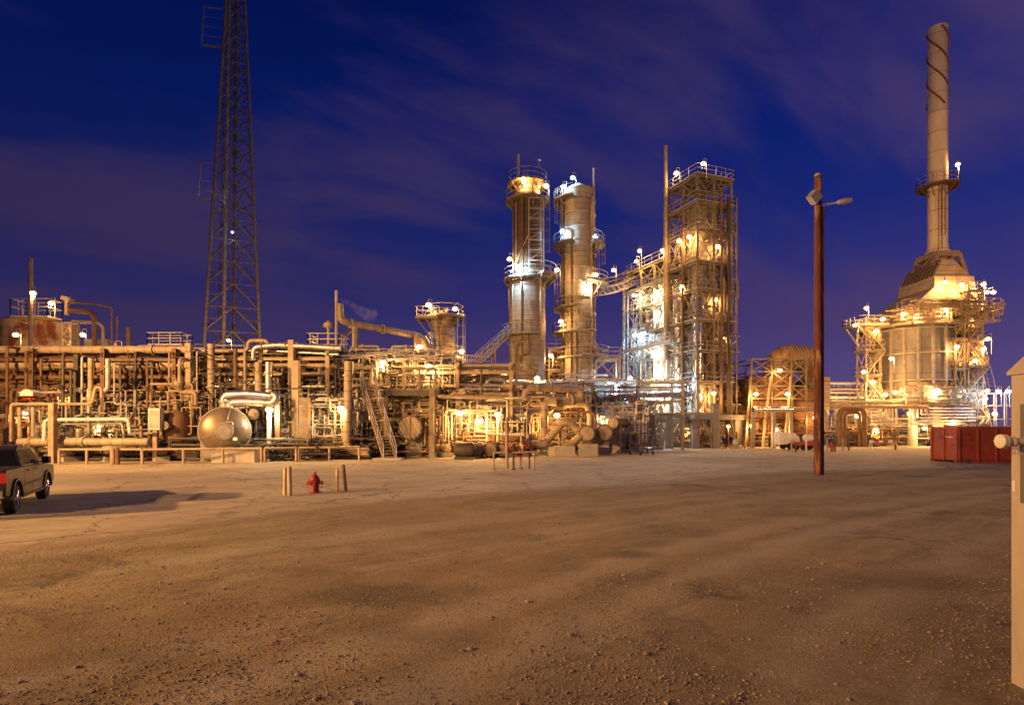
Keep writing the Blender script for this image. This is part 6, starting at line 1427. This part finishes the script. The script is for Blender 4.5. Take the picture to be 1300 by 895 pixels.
# ------------------------------------------------------------------ lamps of the plant, with added fill lamps last
LP = [
 (42,372,57,'W','mast',900,'on the slender vent stack ahead of the rusting tank'),(65,385,60,'W','pole',700,'over the railed tank platform'),(147,443,45,'W','pole',900,'standing on the long rack near the overhead pipe bends'),
 (486,460,46,'W','pole',1300,'glaring on the beam under the relief pipe'),(544,465,47,'W','pole',1300,'glaring at the feet of the relief downpipes'),(544,387,58,'W','pole',600,'over the bracketed platform of the tall tan vessel'),
 (577.6,392,59,'W','pole',600,'on the ladder side of the tall tan vessel top'),(533,440,53,'W','wall',400,'small, on the outer relief frame post'),(586,446,58,'W','wall',600,'halfway down the tall tan vessel ladder'),
 (592,465,55,'W','wall',400,'small, where the long stair starts'),(433,518,42,'W','wall',900,'beside the big round topped pipe'),(342,520,40.6,'N','wall',900,'topping the white lamp column'),
 (584,524,45.5,'W','wall',900,'first of the three in the pump shelter row'),(609,534,45.5,'W','wall',900,'lowest of the three in the pump shelter row'),(632,526,45.5,'W','wall',700,'last of the three in the pump shelter row'),
 (707,527,50.5,'W','wall',900,'under the expansion loop'),(699,451,66,'W','pole',800,'between the two process columns near their feet'),(664.7,227,63,'W','pole',700,'inside the crown railing of the broad column'),
 (693,236,64,'W','pole',700,'outside the crown of the broad column'),(727,226,67,'B','pole',900,'highest, over the silver column cone'),(715,237,66.5,'B','pole',900,'on the small crown platform of the silver column'),
 (714,293.5,66,'B','pole',900,'on the half height platform of the silver column'),(755,301,67,'B','pole',500,'on the outer flank of the silver column'),(647,329,63,'W','pole',500,'beside the shoulder of the broad column'),
 (658,338,62,'B','pole',3200,'large and glaring on the broad column shoulder'),(707,342.5,65,'W','pole',600,'on the shoulder platform between the columns'),(779,343,72,'W','pole',500,'standing on the sloping catwalk'),
 (756,349,66,'N','pole',300,'small, over the lower silver column platform'),(748,360,65.8,'N','wall',700,'lighting the bright platform where the catwalk starts'),(712,408,65.5,'W','pole',600,'against the downcomer of the silver column'),
 (858.5,220,69,'W','pole',500,'beside the top of the tall vent pipe'),(893,208,66,'W','pole',600,'highest, over the roof of the tallest frame'),(812,318.5,75,'W','pole',500,'highest on the lower structure roof'),
 (808,332,75,'W','pole',400,'just below the lower structure roof lamp'),(841,318,71,'W','pole',600,'at the roof corner next to the vent pipe'),(875,301,66.5,'W','wall',900,'brightest on the upper deck of the tallest frame'),
 (862,306,68,'W','wall',600,'beside the brightest upper deck lamp'),(911,313,67,'W','wall',600,'on the upper deck by the narrow face'),(834,370,73,'N','wall',1620,'in the third storey of the lower structure'),
 (865.6,364,68,'W','wall',900,'halfway up the tallest frame'),(908,380,67,'W','wall',500,'halfway up the narrow face'),(835,396,73,'N','wall',2700,'large, above the hanging walkway'),
 (834,445,73,'N','wall',2700,'large, just below the hanging walkway'),(835,470,73,'N','wall',2700,'large, second below the hanging walkway'),(822,500,72,'N','wall',1620,'low in the lower structure beside a post'),
 (833,502,71,'N','wall',2160,'lowest bright one in the lower structure'),(906,499,65.5,'W','wall',900,'low on the narrow face beside the boiler piping'),(872.5,544,68,'W','wall',900,'under the table behind the portal'),(925,541,69,'W','wall',500,'beyond the portal pier near the ground'),
 (1096.6,472,71,'W','pole',700,'halfway up the near heater stair tower'),(1108,485,72,'W','wall',500,'below the halfway lamp of the heater stair tower'),(1088,528,70,'W','wall',700,'under the bridge beside the brown pipe loop'),
 (1085.7,412.6,72,'W','pole',500,'outermost beside the heater deck on the boiler side'),(1100,391,72,'W','pole',900,'on the top of the near heater stair tower'),(1120.6,405,70,'W','wall',900,'on the heater deck above the first drum ribs'),
 (1147,398,69,'W','wall',650,'large, on the heater deck under the sloping roof'),(1199.5,358,71.5,'W','wall',600,'below the hood at the heater stack frame'),(1221,361,71.5,'W','wall',450,'inside the foot of the heater stack frame'),
 (1235,367.5,72,'W','pole',350,'at the high walkway beside the stack frame'),(1248.7,361,72,'W','pole',600,'topmost on the outer heater stair tower'),(1253,371,71.5,'W','wall',600,'inner of the close pair on the outer stair tower'),(1261,371,71.5,'W','wall',600,'outer of the close pair on the outer stair tower'),
 (1248,387.5,71,'W','wall',600,'just below the close pair on the outer stair tower'),(1200.5,393,69,'W','wall',650,'large, on the heater deck towards the dumpster'),(1233,407,71,'W','wall',500,'on the walkway level of the outer stair tower'),
 (1254,430,71,'W','pole',600,'projecting beside the middle of the outer stair tower'),(1248.7,443,71,'W','wall',700,'at the middle landing of the outer stair tower'),(1237.6,458,71,'W','wall',500,'inside the raking struts of the stair tower'),
 (1124,501,70.8,'W','wall',900,'low on the heater floor at its near side'),(1137,498,70.3,'W','wall',1100,'second low on the heater floor at its near side'),(1189.7,495,69.6,'W','wall',1300,'bright in the middle of the heater floor'),
 (1222,496,70.5,'W','wall',900,'low on the heater floor at its far side'),(1253,496,71,'W','wall',700,'upper of two beside the foot of the stair tower'),(1250.4,506,71,'W','wall',600,'lower of two beside the foot of the stair tower'),
 (1267.5,496.6,68,'B','pole',600,'nearer of the glaring pair on the gantry past the dumpster'),(1280,496.6,68,'B','pole',600,'farther of the glaring pair, close against the gate post'),(1263,525,70,'W','wall',600,'low between stair tower and gantry'),
 (1174,543.5,71,'W','wall',900,'under the heater between its piers'),(1216,209,75,'W','pole',500,'on the ring platform of the tall heater stack'),
 # deep inside the units, inferred from the glow between the pipes
 (30,525,44,'W','wall',1330,'deep in the rack behind the pickup roof'),(95,500,45,'W','wall',1140,'deep in the rack beneath its second tier near the dark post'),(128,540,43,'W','wall',950,'low behind the white arch pipe'),
 (212,505,47,'W','wall',1140,'deep behind the squat brown vessel'),(262,520,47.5,'W','wall',1520,'deep behind the big dished drum'),(315,478,48,'W','wall',1140,'in the upper rack behind the drum'),(372,530,46.5,'W','wall',1710,'behind the broad concrete post'),
 (410,498,49,'W','wall',1520,'in the rack short of the round topped pipe'),(410,550,46,'W','wall',1330,'low short of the round topped pipe'),(470,530,48,'W','wall',1520,'behind the leaning stair'),(532,520,48,'W','wall',1000,'behind the round exchanger end'),
 (510,478,50,'W','wall',700,'behind the trussed platform railing'),(560,545,48.5,'W','wall',800,'behind the side on dark tank'),(650,540,54,'W','wall',900,'behind the standpipe'),(682,480,60,'W','wall',700,'over the expansion loop, before the column foot'),
 (735,495,64,'N','wall',1200,'at the foot of the silver column'),(765,530,56.5,'N','wall',900,'below the silvery headers'),(783,490,60,'B','wall',2600,'bluish between the headers and the bright risers'),(800,480,68,'B','wall',2200,'bluish against the bright risers'),
 (955,540,66.4,'W','wall',800,'under the boiler near the portal'),(985,545,66.5,'W','wall',700,'under the middle of the boiler'),(990,470,66.8,'W','wall',350,'in the boiler frame below the duct'),(1035,530,67,'W','wall',600,'behind the tall pole, on the boiler flank'),
 (1112,545,71,'W','wall',800,'near the ground at the first heater piers'),(1210,535,70,'W','wall',800,'above the dumpster under the nested pipes'),(1050,500,72,'N','wall',600,'on the bridge between boiler and tall pole'),
 (805,375,76,'N','wall',900,'added for glow in the upper far bay of the lower structure'),(806,425,76,'B','wall',1600,'added bluish fill at the outer end of the hanging walkway'),(850,490,69,'B','wall',1500,'added bluish fill beside the slim bright vessels'),  # this row and those below are lamps added to brighten the units
 (885,345,69,'W','wall',700,'added for glow inside the tallest frame above its middle'),(880,420,69,'N','wall',900,'added for glow inside the tallest frame at walkway height'),(892,455,69,'W','wall',700,'added for glow inside the tallest frame under walkway height'),(920,430,69,'W','wall',500,'added for glow on the stairs of the tallest frame'),
 (-5,470,46,'W','wall',800,'added as fill in the rack tiers over the pickup'),(70,475,48,'W','wall',800,'added as fill between rack tiers ahead of the rusting tank'),(180,470,49,'W','wall',700,'added as fill between rack tiers before the mast'),(240,480,49,'W','wall',700,'added as fill between rack tiers beside the pale capped upright'),
 (20,425,58,'W','pole',900,'added as fill low before the rusting tank shell'),(105,425,62,'W','pole',700,'added as fill behind the overhead pipe bends'),(290,432,80,'W','pole',2500,'added as fill at the foot of the lattice mast'),(400,452,52,'W','wall',700,'added as fill under the crowning platform'),(455,490,50,'W','wall',700,'added as fill above the leaning stair landing'),
 (1165,400,70.2,'W','wall',700,'added for glow on the heater deck between its two large lamps'),(1112,420,73,'W','wall',600,'added for glow under the heater wing deck'),(1132,455,70.5,'W','pole',500,'added for glow, standing off the ribbed heater drum'),(1215,440,70.5,'W','wall',600,'added for glow between drum and outer stair tower'),
 (1155,525,70.6,'W','wall',600,'added for glow between the two banks of nested pipes'),(640,475,60,'W','wall',600,'added for glow behind the diagonal stair'),(662,530,52,'W','wall',900,'added for glow inside the hooped pipes near the standpipe'),(960,500,66.3,'W','wall',600,'added for glow on the boiler gantry corner'),(1000,500,66.3,'W','wall',500,'added for glow on the boiler gantry above the silver header'),
]
for i, (px, py, Y, k, mt, pw, lb) in enumerate(LP):
    lamp(px, py, Y, k, mt, pw*LM, ('blue white lamp ' if k == 'B' else 'warm white lamp ' if k == 'N' else 'orange sodium lamp ')+lb, rz=(i*37 % 100)/100*1.2-.6)
for k, (x, y, z) in enumerate(((271,245,88), (295,295,87.5))):
    t = lamp(x, y, z, 'B', 'wall', 40, 'tiny white beacon %s on the lattice mast' % ('beside the middle bracket' if k == 0 else 'below the middle bracket')); t.scale = (.7,.7,.7)

# ------------------------------------------------------------------ yard flood lamps that stand outside the frame, the last an added fill
def yard(loc, pw, label, aim, radius=.35, ang=110):
    p = V((loc[0], loc[1], 0)); t = thing('yard_lamp_pole', p, label, 'lamp pole', 'yard lamp poles'); q = V(loc); d = (V(aim)-q).normalized()
    b = MB(); b.lathe(p, V((p.x, p.y, q.z-.2)), [(0,.2),(1,.13)], 14, closed=True); b.build('pole', WOOD, t)
    b = MB(); b.lathe(q-d*.55, q-d*.05, [(0,.15),(.5,.4),(1,.45)], 16, closed=False); b.bar(q-d*.3, V((p.x, p.y, q.z-.2)), .1); b.build('flood_lamp', GALV, t)
    b = MB(); b.lathe(q-d*.12, q-d*.10, [(0,.4),(1,.4)], 16, closed=True); b.build('lens', BULBW, t)
    l = bpy.data.lights.new('yard_light', 'SPOT'); l.energy = pw; l.color = (1,.51,.17); l.shadow_soft_size = radius; l.spot_size = math.radians(ang); l.spot_blend = .8
    o = bpy.data.objects.new('yard_light', l); COL.objects.link(o); o.location = q; o.rotation_euler = d.to_track_quat('-Z', 'Y').to_euler()
yard((-40, 4.5, 10.4), 120000*LM2, 'tall yard pole with flood lamp standing off beyond the parked pickup', (-8, 21, 0), .3, 75)
yard((-34, -16, 14), 100000*LM2, 'tall yard pole with flood lamp standing behind the viewer', (8, 42, 0), .4, 72)
yard((-33, 22, 12), 60000*LM2, 'tall yard pole with flood lamp standing beside the end of the guard rails', (-24, 46, 5), .4, 105)
yard((52, 22, 15), 48000*LM2, 'added tall pole with fill flood lamp standing off past the dumpster', (44, 74, 22), .4, 110)  # added unseen flood that brightens the portal, heater and stack
